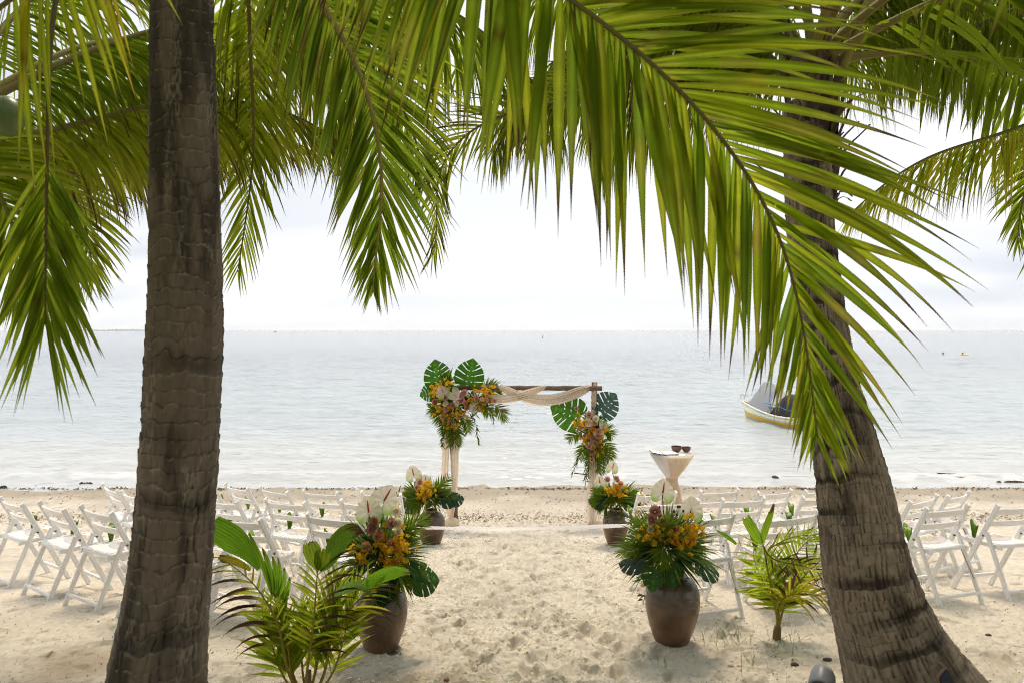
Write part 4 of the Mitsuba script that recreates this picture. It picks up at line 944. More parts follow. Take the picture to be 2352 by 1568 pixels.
A.fern([(600, 1200, 0), (400, 1090, -.02), (250, 1080, -.04)], 22, 0.11, 0.006, 3, tone=0.2)
A.fern([(620, 1260, 0), (440, 1330, -.04), (330, 1400, -.06)], 20, 0.12, 0.007, 4)
A.fern([(1000, 1440, 0), (1130, 1500, -.03), (1250, 1640, -.05)], 22, 0.11, 0.006, 5)
A.monstera(1060, 1500, 0.25, (0.55, -0.6, 0.7), -1.85, (0.06, 0.15, 0.04), -0.12, 0.0, 'dark glossy split leaf hanging over the pot side')
A.monstera(420, 1470, 0.2, (-0.6, -0.6, 0.6), 2.2, (0.03, 0.09, 0.03), -0.12)
A.monstera(760, 1500, 0.2, (0, -1, 0.2), 3.0, (0.02, 0.07, 0.02), -0.17)
c0 = A.at(720, 1250); A.greens([leaf_burst(c0, 0.28, 400, A.rng, (0.12, 0.28), 0.007, (1, .8, .9), 0.35, gray=0.25), broad_leaves(c0, 0.20, 130, A.rng, col=(0.025, 0.08, 0.022)), leaf_burst(A.at(640, 1000), 0.16, 140, A.rng, (0.05, 0.14), 0.006, (1, .8, 1), 0.5), leaf_burst(A.at(900, 1500), 0.14, 120, A.rng, (0.10, 0.2), 0.005, (1.2, .8, .5), -0.5, (3, 6))])
part(A.key, 'trailing_strand', strands([A.at(650 + 60 * k, 1420, -.13) for k in range(6)], 0.26, A.rng).ply('foliage'))

# near right
A = Arrangement('flowers in the nearest right pot, a pale anthurium standing above dusty pink blooms', 4.65, 70, V3)
A.anth(400, 190, 0.172, (-0.05, -1, 0.12), -0.06, (420, 520), -0.05, 'pale anthurium facing the viewer, tip up')
A.anth(690, 375, 0.178, (0.15, 1, -0.10), 0.1, (650, 570), 0.02, 'greenish anthurium seen from behind')
for x, y, r, c in ((322, 400, .032, DUSTY), (290, 478, .032, DUSTY), (268, 515, .026, CREAM), (275, 590, .022, CREAM), (400, 498, .022, PEACH), (520, 590, .022, DUSTY), (530, 715, .020, (0.62, 0.28, 0.02))): A.rose(x, y, r, c)
for x, y, R, n in ((650, 640, .07, 30), (700, 570, .055, 20), (640, 750, .05, 20), (235, 635, .05, 22), (370, 610, .05, 18), (500, 630, .045, 14), (690, 690, .045, 14)): A.orchid(x, y, R, n, -0.16)
for k, r in enumerate(([(420, 700, 0), (260, 560, -.04), (60, 500, -.10)], [(420, 760, 0), (200, 680, -.06), (30, 700, -.10)], [(420, 800, 0), (150, 780, -.08), (-60, 840, -.12)], [(480, 760, 0), (680, 700, -.05), (790, 860, -.1)], [(440, 700, -.1), (430, 560, -.16), (470, 480, -.18)], [(400, 720, -.1), (380, 820, -.2), (420, 980, -.24)], [(300, 700, -.1), (230, 600, -.15), (170, 640, -.18)])):
    A.fern(r, 22, 0.12, 0.0065, k, tone=0.2 + 0.1 * (k % 3))
A.monstera(250, 910, 0.22, (-0.3, -0.35, 1.0), 1.75, (0.07, 0.11, 0.10), -0.14, 0.0, 'bluish shiny split leaf drooping on the left')
A.monstera(340, 960, 0.17, (0.2, -1, 0.3), 2.9, (0.06, 0.15, 0.035), -0.2)
A.monstera(480, 950, 0.16, (0, -1, 0.15), 3.3, (0.06, 0.15, 0.035), -0.2)
A.monstera(690, 930, 0.26, (0.35, -0.35, 1.0), -2.0, (0.07, 0.15, 0.07), -0.14, 0.0, 'large split leaf drooping on the right')
c0 = A.at(430, 800); A.greens([leaf_burst(c0, 0.28, 430, A.rng, (0.12, 0.30), 0.0075, (1.1, .8, .75), 0.25, tone=0.3, gray=0.25), broad_leaves(c0, 0.20, 120, A.rng, col=(0.022, 0.075, 0.025)), leaf_burst(A.at(420, 620), 0.16, 160, A.rng, (0.06, 0.15), 0.007, (1.1, .8, .7), 0.7), leaf_burst(A.at(140, 830), 0.12, 160, A.rng, (0.05, 0.10), 0.005, (1.2, .8, .8), 0.3, gray=0.3)])
m = Mesh()
for x, y in ((365, 360), (370, 445), (410, 490), (497, 455), (548, 435), (556, 352), (575, 352), (612, 397), (515, 400)):
    s_ = trimesh.creation.icosphere(1, 0.008); c_ = A.at(x, y, -0.1); m.add(s_.vertices * [1, 1, 1.4] + c_, s_.faces, (0.05, 0.06, 0.10)); m.add(*tube(np.array([c_, c_ * 0.5 + A.at(450, 640, -.05) * 0.5, A.at(450, 640, -.05)]), 0.0018, 4), (0.16, 0.2, 0.18))
part(A.key, 'thistles', m.ply('matte'), 'small dark blue thistle heads')

# far left
A = Arrangement('flowers in the pot by the left arch post, one anthurium and small golden orchids', 8.45, 100, V5)
A.anth(1115, 175, 0.215, (0.1, -1, 0.2), 0.25, (1190, 330), -0.05)
A.anth(1275, 245, 0.13, (0.5, -1, 0.2), 0.3, (1250, 330), 0.0)
A.anth(1190, 310, 0.13, (-0.2, -1, 0.3), 2.4, None, -0.08)
for x, y, r, c in ((1198, 280, .036, PINK), (1165, 355, .034, PINK), (1300, 295, .026, PEACH)): A.rose(x, y, r, c)
for x, y, R, n in ((1240, 400, .06, 20), (1330, 390, .07, 22), (1240, 490, .06, 18), (1180, 500, .03, 8), (1260, 320, .05, 12)): A.orchid(x, y, R, n, -0.18, 0.032)
for k, r in enumerate(([(1280, 480, 0), (1130, 400, -.05), (1030, 400, -.08)], [(1280, 500, 0), (1120, 500, -.05), (1000, 540, -.1)], [(1300, 470, 0), (1480, 330, .0), (1580, 220, .02)], [(1300, 500, 0), (1500, 470, -.05), (1640, 500, -.08)], [(1280, 520, -.1), (1180, 570, -.18), (1090, 650, -.2)])): A.fern(r, 18, 0.17, 0.010, k, tone=0.1)
A.monstera(1180, 570, 0.26, (-0.2, -0.8, 0.7), 1.5, (0.03, 0.08, 0.05), -0.1)
A.monstera(1450, 500, 0.26, (0.2, -0.8, 0.7), -1.5, (0.05, 0.11, 0.07), -0.1)
A.monstera(1590, 510, 0.2, (0.3, -0.8, 0.6), -1.5, (0.04, 0.09, 0.06), -0.1)
c0 = A.at(1290, 480); A.greens([leaf_burst(c0, 0.26, 300, A.rng, (0.10, 0.24), 0.010, (1.1, .8, .6), 0.25, gray=0.12), broad_leaves(c0, 0.24, 90, A.rng, (0.07, 0.13), 0.03, (1.1, .8, .7), col=(0.03, 0.08, 0.04))])
part(A.key, 'trailing_strand', strands([A.at(1230 + 30 * k, 540, -.15) for k in range(5)], 0.26, A.rng, 0.007).ply('foliage'))

# far right
A = Arrangement('flowers in the pot by the right arch post, a white anthurium and long trailing greens', 8.45, 130, V6)
A.anth(230, 165, 0.165, (0.05, -1, 0.2), -0.2, (250, 330), -0.05)
A.anth(88, 330, 0.18, (-0.5, -1, 0.2), 0.1, None, -0.05)
for x, y, r, c in ((172, 300, .032, PINK), (295, 402, .036, PINK), (320, 350, .032, PEACH), (272, 285, .028, PINK), (285, 310, .026, PINK)): A.rose(x, y, r, c)
for x, y, R, n in ((330, 430, .065, 24), (215, 440, .055, 18), (260, 380, .06, 16), (170, 420, .03, 8)): A.orchid(x, y, R, n, -0.18, 0.032)
for k, r in enumerate(([(260, 520, 0), (120, 470, -.05), (0, 560, -.1)], [(260, 520, 0), (400, 450, -.05), (500, 480, -.08)], [(260, 540, 0), (420, 560, -.05), (500, 640, -.08)], [(250, 540, 0), (120, 560, -.05), (60, 650, -.1)], [(240, 500, 0), (100, 420, .03), (20, 440, .04)])): A.fern(r, 18, 0.16, 0.010, k, tone=0.1)
A.monstera(170, 540, 0.24, (-0.2, -0.8, 0.7), 1.5, (0.04, 0.10, 0.08), -0.1)
A.monstera(360, 560, 0.22, (0.2, -0.8, 0.6), -1.6, (0.02, 0.07, 0.03), -0.1)
c0 = A.at(250, 520); A.greens([leaf_burst(c0, 0.25, 330, A.rng, (0.10, 0.24), 0.010, (1.15, .8, .6), 0.2), broad_leaves(c0, 0.2, 60, A.rng, (0.07, 0.12), 0.026, (1.1, .8, .7), col=(0.03, 0.08, 0.03))])
part(A.key, 'trailing_strand', strands([A.at(200 + 18 * k, 520, -.18) for k in range(7)], 0.34, A.rng, 0.008).ply('foliage'))

# ---------------------------------------------------------------- the arch, its drapes and flowers
ZA = 10.45


def log_color(p, n, uv): return mikit.mix((0.11, 0.060, 0.038), (0.22, 0.15, 0.11), mikit.fbm(p.x * 30, p.y * 40, p.z * 18, 4))


scene['log_bark'] = {'type': 'twosided', 'bsdf': {'type': 'principled', 'base_color': mikit.proc(log_color), 'roughness': 0.85, 'specular': 0.2}}


def log(p0, p1, r, seed, n=40, sides=14):
    t = np.linspace(0, 1, n)[:, None]; p = np.asarray(p0) * (1 - t) + np.asarray(p1) * t
    v, f = tube(p, r, sides)
    k = meshkit.fbm(v * [14, 14, 14] + seed, 3, seed)
    c = np.vstack([np.repeat(p, sides, 0), p[:1], p[-1:]])
    return c + (v - c) * (0.8 + 0.5 * k)[:, None], f


key = new('wedding_arch', 'square arch of bark-covered logs standing on the beach above the waterline', 'arch')
ARCH = key
xl, xr = P(1030, 1000, ZA)[0], P(1365, 1000, ZA)[0]
ztop = P(1365, 877, ZA)[2]; zb = P(1200, 890, ZA)[2]
part(key, 'post', mikit.ply(log([xl + 0.115, ZA + 0.03, ground(xl, ZA) - 0.1], [xl + 0.02, ZA, ztop], 0.038, 1), 'log_bark', smooth=40))
part(key, 'post', mikit.ply(log([xr - 0.04, ZA, ground(xr, ZA) - 0.1], [xr, ZA, ztop], 0.040, 2), 'log_bark', smooth=40))
part(key, 'crossbeam', mikit.ply(log([P(1003, 890, ZA)[0], ZA - 0.07, zb + 0.01], [P(1381, 890, ZA)[0], ZA - 0.07, zb], 0.036, 3), 'log_bark', smooth=40))


def drape(rows, seed, folds=5, amp=0.014, n=70, m=57, wdir=None, col=(0.86, 0.77, 0.65)):
    """Cloth along rows of (point, half width in m, width direction), pleated along its length."""
    c, _ = spline([r[0] for r in rows], n); u = np.linspace(0, 1, n)
    k = np.linspace(0, 1, len(rows))
    hw = PchipInterpolator(k, [r[1] for r in rows])(u)
    wd = unit(np.stack([np.interp(u, k, [unit(r[2])[j] for r in rows]) for j in range(3)], 1))
    t = unit(np.gradient(c, axis=0)); wd = unit(wd - (wd * t).sum(1, keepdims=True) * t); nn = np.cross(t, wd)
    S = np.linspace(-1, 1, m); ph = np.random.default_rng(seed).uniform(0, 6, 4)
    U, SS = np.meshgrid(u, S, indexing='ij')
    z = np.sin(SS * folds * 3.14 + ph[0] + 1.2 * np.sin(U * 3 + ph[1])) + 0.55 * np.sin(SS * folds * 5.7 + ph[2] + U * 4) + 0.12 * np.sin(SS * folds * 11 + ph[3])
    bow = 0.55 * (1 - SS ** 2) * np.minimum(hw, 0.12)[:, None]
    lat = SS + 0.05 * np.sin(SS * folds * 3.14 + ph[3] + U * 2)
    v = c[:, None] + wd[:, None] * (lat * hw[:, None])[..., None] + nn[:, None] * (z * np.minimum(amp, hw * 0.35)[:, None] * (0.5 + 0.5 * np.cos(SS * 1.3)) + bow)[..., None]
    cc = np.asarray(col) * (0.93 + 0.07 * z / 1.8)[..., None]
    return tinted((v.reshape(-1, 3), grid_faces(n, m)), 'chiffon', np.clip(cc.reshape(-1, 3), 0, 1), True)


C4 = lambda x, y, dy=0.0: P(872.8 + x * .293, 781 + y * .293, ZA + dy)
pw = 0.293 * px(ZA)                                              # one pixel of that crop in metres
X1, Zu = (1, 0, 0), (0, 0, 1)
key = new('drape', 'beige chiffon cloth swagged over the arch beam and falling down both posts', 'drape')
part(key, 'swag', drape([(C4(820, 440, -.09), 29 * pw, Zu), (C4(930, 462, -.12), 34 * pw, Zu), (C4(1060, 445, -.14), 36 * pw, Zu), (C4(1180, 408, -.14), 34 * pw, Zu), (C4(1260, 378, -.13), 26 * pw, Zu), (C4(1305, 362, -.06), 10 * pw, Zu)], 1, 4))
part(key, 'swag', drape([(C4(915, 364, -.04), 8 * pw, Zu), (C4(975, 382, -.12), 29 * pw, Zu), (C4(1060, 418, -.12), 29 * pw, Zu), (C4(1160, 465, -.12), 29 * pw, Zu), (C4(1270, 486, -.13), 26 * pw, Zu), (C4(1420, 468, -.13), 29 * pw, Zu), (C4(1550, 420, -.12), 29 * pw, Zu), (C4(1650, 372, -.08), 13 * pw, Zu)], 2, 4))
part(key, 'swag', drape([(C4(1180, 425, -.10), 13 * pw, Zu), (C4(1290, 446, -.11), 21 * pw, Zu), (C4(1420, 432, -.11), 23 * pw, Zu), (C4(1550, 390, -.11), 23 * pw, Zu), (C4(1655, 362, -.07), 13 * pw, Zu)], 3, 3))
part(key, 'fall', drape([(C4(1686, 335, -.06), 11 * pw, X1), (C4(1682, 380, -.075), 21 * pw, X1), (C4(1675, 520, -.09), 27 * pw, X1), (C4(1670, 800, -.09), 31 * pw, X1), (C4(1668, 1150, -.09), 34 * pw, X1), (C4(1668, 1350, -.08), 47 * pw, X1), (C4(1672, 1440, -.06), 52 * pw, X1)], 4, 4))
part(key, 'fall', drape([(C4(545, 500, -.06), 22 * pw, X1), (C4(530, 700, -.08), 27 * pw, X1), (C4(512, 950, -.09), 28 * pw, X1), (C4(508, 1100, -.09), 28 * pw, X1), (C4(525, 1280, -.08), 25 * pw, X1), (C4(552, 1412, -.07), 9 * pw, X1)], 5, 3))
part(key, 'fall', drape([(C4(575, 500, -.06), 20 * pw, X1), (C4(585, 700, -.08), 27 * pw, X1), (C4(588, 950, -.09), 29 * pw, X1), (C4(582, 1150, -.09), 27 * pw, X1), (C4(572, 1300, -.08), 21 * pw, X1), (C4(556, 1415, -.07), 9 * pw, X1)], 6, 3))
s_ = trimesh.creation.icosphere(4, 1.0); vv = np.array(s_.vertices); vv = vv * (1 + 0.22 * (meshkit.fbm(vv * 3.2, 3, 4) - 0.5) + 0.06 * np.sin(np.arctan2(vv[:, 1], vv[:, 0]) * 14))[:, None] * [0.115, 0.10, 0.075]
bb = C4(560, 1440, -.06); bb[2] = ground(bb[0], bb[1]) + 0.045
part(key, 'gathered_end', Mesh().add(vv + bb, s_.faces, (0.86, 0.78, 0.66)).ply('chiffon', True))
vv2 = vv * [1.1, 1.0, 0.6] + C4(1690, 1440, -.04); vv2[:, 2] += ground(vv2[:, 0].mean(), ZA) + 0.02 - vv2[:, 2].min() - 0.02
part(key, 'gathered_end', Mesh().add(vv2, s_.faces, (0.86, 0.78, 0.66)).ply('chiffon', True))

A = Arrangement('large flower arrangement on the left corner of the arch under two upright split leaves', ZA, 160, VA)
A.monstera(235, 450, 0.44, (-0.12, -1, 0.1), 0.20, (0.065, 0.180, 0.018), -0.14)
A.monstera(700, 450, 0.46, (0.1, -1, 0.12), -0.22, (0.060, 0.170, 0.016), -0.16)
A.monstera(190, 480, 0.30, (-0.3, -1, 0.1), 1.9, (0.05, 0.15, 0.02), -0.14)
A.anth(305, 510, 0.22, (0.1, -1, 0.2), 0.5, None, -0.26); A.anth(490, 555, 0.22, (-0.1, -1, 0.3), -2.4, None, -0.28); A.anth(830, 770, 0.20, (0.2, -1, 0.2), 2.6, None, -0.24); A.anth(545, 700, 0.11, (0.3, -1, 0.2), 0.8, None, -0.27)
for x, y, r, c in ((650, 530, .062, PINK), (610, 650, .058, PINK), (345, 605, .05, PINK), (175, 680, .05, DUSTY), (470, 730, .05, PINK), (365, 780, .055, PINK), (305, 915, .045, PINK), (570, 915, .045, PINK), (855, 615, .05, PINK), (1010, 655, .05, PINK), (1155, 655, .042, PINK), (1275, 825, .035, DUSTY), (420, 1020, .04, PINK), (700, 780, .04, PEACH), (680, 700, .045, PEACH), (755, 640, .042, (0.70, 0.34, 0.03)), (350, 705, .045, CREAM), (500, 905, .04, CREAM), (950, 635, .036, CREAM), (1110, 720, .036, CREAM), (715, 570, .03, CREAM)): A.rose(x, y, r, c, -0.24)
for x, y, R, n in ((185, 490, .09, 30), (345, 390, .075, 22), (465, 790, .09, 28), (535, 840, .08, 22), (415, 930, .08, 22), (385, 1050, .07, 18), (330, 815, .08, 20), (250, 830, .07, 16), (1060, 515, .10, 30), (900, 750, .08, 20), (1020, 690, .08, 22), (970, 480, .05, 12), (540, 1060, .04, 8), (160, 720, .05, 10), (270, 625, .05, 12), (840, 490, .06, 10), (680, 900, .05, 8)): A.orchid(x, y, R, n, -0.22, 0.036)
for k, r in enumerate(([(900, 480, 0), (1030, 430, -.03), (1190, 400, -.05)], [(1000, 560, 0), (1130, 500, -.03), (1260, 510, -.05)], [(900, 700, 0), (1010, 780, -.05), (1130, 900, -.06)], [(480, 850, 0), (380, 1000, -.06), (300, 1200, -.08)], [(600, 880, 0), (680, 1000, -.05), (720, 1160, -.06)], [(260, 760, 0), (180, 800, -.05), (110, 790, -.06)], [(480, 950, 0), (500, 1150, -.1), (490, 1460, -.1)], [(500, 950, 0), (540, 1150, -.1), (530, 1420, -.1)], [(470, 950, 0), (450, 1100, -.1), (440, 1380, -.1)], [(1130, 700, 0), (1240, 800, -.05), (1320, 980, -.06)], [(290, 780, 0), (260, 900, -.05), (240, 1020, -.06)])): A.fern(r, 20, 0.19, 0.010, k, tone=0.3 + 0.1 * (k % 3), dark=0.85)
A.greens([leaf_burst(A.at(430, 700, -.08), 0.30, 320, A.rng, (0.10, 0.24), 0.011, (1, .6, .9), 0.0), leaf_burst(A.at(820, 640, -.08), 0.24, 220, A.rng, (0.10, 0.2), 0.010, (1.5, .6, .6), 0.0), leaf_burst(A.at(430, 980, -.08), 0.18, 160, A.rng, (0.10, 0.24), 0.010, (0.7, .6, 1.2), -0.6), leaf_burst(A.at(390, 380, -.1), 0.08, 60, A.rng, (0.10, 0.26), 0.012, (0.8, .5, 1), 1.0), broad_leaves(A.at(480, 720, -.1), 0.3, 90, A.rng, (0.08, 0.14), 0.03, (1.2, .5, .8)), broad_leaves(A.at(850, 620, -.1), 0.22, 50, A.rng, (0.08, 0.13), 0.025, (1.3, .5, .6))])
part(A.key, 'trailing_strand', strands([A.at(430 + 22 * k, 920, -.2) for k in range(7)], 0.62, A.rng, 0.010, 0.09, 0.03).ply('foliage'))
part(A.key, 'trailing_strand', strands([A.at(760 + 60 * k, 760, -.2) for k in range(6)], 0.32, A.rng, 0.008, 0.08, 0.03).ply('foliage'))

A = Arrangement('slender flower arrangement down the right arch post, one split leaf bluish', ZA, 200, VB)
A.monstera(520, 555, 0.54, (-0.15, -1, 0.15), 1.25, (0.075, 0.200, 0.022), -0.16, 0.0, 'bright green split leaf')
A.monstera(765, 490, 0.45, (0.15, -1, 0.2), -0.78, (0.075, 0.13, 0.10), -0.14, 0.0, 'bluish grey-green split leaf')
A.anth(610, 615, 0.17, (0.1, -1, 0.2), 2.6, None, -0.26); A.anth(840, 670, 0.16, (0.4, -1, 0.2), 2.9, None, -0.22)
for x, y, r, c in ((400, 390, .036, PINK), (605, 495, .05, PINK), (700, 620, .052, PINK), (480, 690, .045, PINK), (770, 765, .05, PINK), (660, 875, .055, PINK), (750, 850, .045, PINK), (705, 960, .045, PINK), (610, 1010, .04, PINK), (800, 985, .04, DUSTY), (660, 1105, .045, PINK), (655, 1230, .035, PEACH), (715, 560, .052, CREAM), (700, 790, .045, CREAM), (720, 850, .03, CREAM), (675, 740, .045, (0.75, 0.36, 0.03)), (545, 610, .05, PEACH), (530, 840, .04, PINK), (810, 775, .04, CREAM)): A.rose(x, y, r, c, -0.24)
for x, y, R, n in ((450, 620, .10, 34), (535, 920, .08, 24), (740, 1060, .09, 28), (610, 690, .08, 20), (860, 730, .06, 14), (740, 980, .06, 14), (640, 800, .07, 16), (820, 890, .05, 10), (590, 860, .05, 10)): A.orchid(x, y, R, n, -0.22, 0.036)
for k, r in enumerate(([(540, 740, 0), (420, 800, -.03), (280, 900, -.05)], [(580, 900, 0), (520, 1050, -.05), (460, 1220, -.06)], [(800, 740, 0), (900, 760, -.04), (980, 830, -.05)], [(780, 860, 0), (900, 980, -.05), (1000, 1180, -.06)], [(760, 950, 0), (850, 1080, -.05), (930, 1230, -.06)], [(690, 1050, 0), (700, 1250, -.08), (690, 1450, -.08)], [(720, 1050, 0), (780, 1250, -.08), (820, 1450, -.08)], [(660, 1050, 0), (640, 1250, -.08), (640, 1430, -.08)])): A.fern(r, 22, 0.19, 0.009, k, tone=0.5, dark=0.85)
A.greens([leaf_burst(A.at(670, 700, -.08), 0.24, 220, A.rng, (0.10, 0.2), 0.010, (0.9, .6, 1), 0.0), leaf_burst(A.at(690, 1000, -.08), 0.2, 180, A.rng, (0.10, 0.24), 0.009, (0.7, .6, 1.3), -0.6), broad_leaves(A.at(670, 760, -.1), 0.26, 80, A.rng, (0.08, 0.14), 0.03, (0.7, .5, 1.2))])
part(A.key, 'trailing_strand', strands([A.at(620 + 24 * k, 1080, -.2) for k in range(8)], 0.60, A.rng, 0.008, 0.10, 0.03).ply('foliage'))


# ---------------------------------------------------------------- high table with its things
ZT = 10.15
tc = P(1543.5, 1039, ZT); tg = ground(tc[0], ZT); TH = tc[2] - tg
px_t = px(ZT)
key = new('cocktail_table', 'round high table in a white stretch cover tied at the waist with beige chiffon', 'table')
wob = lambda n, a, lo: (lambda ang, z: 1 + a * np.sin(n * ang + 3 * z) * np.clip((TH - 0.02 - z) * 8, 0, 1) + 0.5 * a * np.sin((n * 2 + 3) * ang + 1 + 5 * z) * np.clip((TH - 0.02 - z) * 8, 0, 1))
prof = np.array([(0.0, TH), (0.315, TH), (0.325, TH - 0.004), (0.327, TH - 0.018), (0.305, TH - 0.05), (0.245, TH - 0.13), (0.175, TH - 0.24), (0.11, TH - 0.33), (0.072, TH - 0.37), (0.064, TH - 0.395), (0.075, TH - 0.43), (0.10, TH - 0.55), (0.135, TH - 0.75), (0.165, TH - 0.95), (0.18, 0.0), (0.18, -0.05)])
v, q = lathe(prof, 96, wob(22, 0.05, 0))
part(key, 'table_cover', Mesh().add(v + [tc[0], ZT, tg], q, (0.80, 0.79, 0.78)).ply('chiffon', True))
v, q = lathe(prof[2:] * [1.0, 1] + [0.008, 0.002], 128, wob(26, 0.085, 0))
k = 128; keep = []
for i in range(len(prof) - 3):
    for j in range(k):
        a = j / k * 360
        if i > 5 or 242 < a < 314: keep.append([i * k + j, i * k + (j + 1) % k, (i + 1) * k + (j + 1) % k, (i + 1) * k + j])
part(key, 'chiffon_sash', Mesh().add(v + [tc[0], ZT, tg], np.array(keep), (0.84, 0.73, 0.58)).ply('chiffon', True))
v, q = lathe(np.array([(0.078, TH - 0.365), (0.088, TH - 0.385), (0.08, TH - 0.41)]), 40, lambda a, z: 1 + 0.06 * np.sin(9 * a))
part(key, 'tie', Mesh().add(v + [tc[0], ZT, tg], q, (0.82, 0.70, 0.55)).ply('chiffon', True))
v, q = lathe(np.array([(0.0, TH + 0.005), (0.15, TH + 0.006), (0.17, TH + 0.003)]), 60, lambda a, z: 1 + 0.06 * np.sin(18 * a))
thing('doily', Mesh().add(v * [1.1, 0.9, 1] + [tc[0] - 0.02, ZT - 0.14, tg], q, (0.78, 0.74, 0.64)).ply('matte'), 'cream crocheted doily on the edge of the high table', 'doily')


def bowl(x, r, label):
    pr = np.array([(0, 0.004), (0.45, 0), (0.50, 0.04), (0.80, 0.32), (0.98, 0.70), (1.02, 0.98), (0.99, 1.02), (0.94, 0.98), (0.90, 0.70), (0.72, 0.36), (0.0, 0.12)]) * [r, r * 1.15]
    v, q = lathe(pr, 40)
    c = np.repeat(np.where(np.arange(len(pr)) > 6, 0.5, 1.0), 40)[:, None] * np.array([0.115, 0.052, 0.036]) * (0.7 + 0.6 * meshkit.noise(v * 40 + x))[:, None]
    thing('wooden_bowl', Mesh().add(v + [P(x, 1036, ZT)[0], ZT + 0.02, tg + TH + 0.008], q, c).ply('glossy', True), label, 'bowl', 'wooden bowls on the high table')


bowl(1554.5, 0.076, 'larger dark wooden bowl on the high table'); bowl(1577, 0.066, 'smaller dark wooden bowl on the high table')
key = new('document_folder', 'black open folder with white pages lying on the high table', 'folder')
for s, (x0, x1, z0, z1) in enumerate(((1491, 1516, 0.035, 0.006), (1517, 1550, 0.006, 0.012))):
    a, b = P(x0, 1036, ZT)[0], P(x1, 1036, ZT)[0]
    m = Mesh().add(*bar([a, ZT - 0.12, tg + TH + z0 + 0.004], [b, ZT - 0.12, tg + TH + z1 + 0.004], 0.26, 0.008, ch=0.1), (0.02, 0.02, 0.024))
    part(key, 'cover', m.ply('glossy'))
    part(key, 'page', Mesh().add(*bar([a + 0.008, ZT - 0.11, tg + TH + z0 + 0.011], [b - 0.006, ZT - 0.11, tg + TH + z1 + 0.011], 0.23, 0.005, ch=0.1), (0.78, 0.78, 0.80)).ply('matte'))

# ---------------------------------------------------------------- white tape across the aisle, ribbons on the aisle chairs
zt = 6.25
row = [(868, 1203, 6.45), (945, 1209, 6.35), (1060, 1212.5, zt), (1180, 1213.5, zt), (1320, 1210, zt), (1440, 1205.5, 6.3), (1512, 1203, 6.4)]
c, _ = spline([P(*r) for r in row], 60); h = 0.0175 * np.ones(60) * (0.9 + 0.15 * np.sin(np.arange(60) * 0.31))
v = np.stack([c + np.stack([h * 0, h * 0.1 * np.sin(np.arange(60) * .2), h], 1), c, c - np.stack([h * 0, h * 0.3 * np.sin(np.arange(60) * .17), h], 1)], 1).reshape(-1, 3)
thing('white_tape', Mesh().add(v, grid_faces(60, 3), (0.90, 0.89, 0.92)).ply('chiffon', True), 'white tape strung low across the aisle between the two blocks', 'tape')


def ribbons(x, y, Z, n, L, seed, label):
    rng = np.random.default_rng(seed); key = new('ribbon_garland', label, 'ribbon', 'ribbons on the aisle chairs')
    top = P(x, y, Z)
    for k in range(n):
        o = top + [rng.uniform(-0.04, 0.04), -0.03 + rng.uniform(-0.03, 0.0), rng.uniform(-0.02, 0.02)]; l = L * rng.uniform(0.5, 1.0)
        s = np.linspace(0, 1, 14); dx = rng.uniform(-0.09, 0.09)
        c = o + np.stack([dx * s + 0.02 * np.sin(s * 7 + k), -0.02 * np.sin(s * 5 + k * 2), -l * s], 1)
        a = s * rng.uniform(-3, 3) + rng.uniform(0, 3); w = 0.010 * np.stack([np.cos(a), np.sin(a), a * 0], 1)
        part(key, 'ribbon', Mesh().add(np.stack([c - w, c + w], 1).reshape(-1, 3), grid_faces(14, 2), np.array([0.74, 0.60, 0.42]) * rng.uniform(0.85, 1.1)).ply('chiffon', True))
    d = unit(rng.normal(size=(70, 3))); p0 = top + d * 0.05 + [0, -0.04, 0] + np.stack([np.zeros(70), np.zeros(70), -rng.uniform(0, 0.22, 70)], 1)
    V, F, C = blades(p0, d, unit(np.cross(d, rng.normal(size=(70, 3)))), rng.uniform(.04, .09, 70), rng.uniform(.004, .009, 70), rng.uniform(2, 8, 70), np.array([0.06, 0.11, 0.04]) * rng.uniform(.6, 1.5, (70, 1)), rng, 4)
    part(key, 'sprig', Mesh().add(V.reshape(-1, 3), (F[None] + (np.arange(70) * V.shape[1])[:, None, None]).reshape(-1, 3), C.reshape(-1, 3)).ply('foliage'), None, 'stuff')
    m = Mesh()
    for j in range(5): v, f, cc = rose(0.022, seed * 10 + j, CREAM); m.add(orient(v, rng.normal(size=3) + [0, -1.5, 0.3]) + top + [rng.normal(0, .03), -0.07, rng.normal(-.03, .05)], f, cc)
    part(key, 'blossoms', m.ply('petal', True), None, 'stuff')


ribbons(916, 1130, 7.45, 6, 0.42, 3, 'beige ribbons and sprigs on the left aisle chair nearest the sea')
ribbons(1468, 1134, 7.5, 6, 0.45, 4, 'beige ribbons and sprigs on the right aisle chair nearest the sea')
ribbons(1460, 1178, 6.3, 6, 0.50, 5, 'long beige ribbons on the right aisle chair of the middle row')
ribbons(1490, 1310, 4.9, 4, 0.22, 6, 'beige ribbon ends hanging behind the nearest right pot')


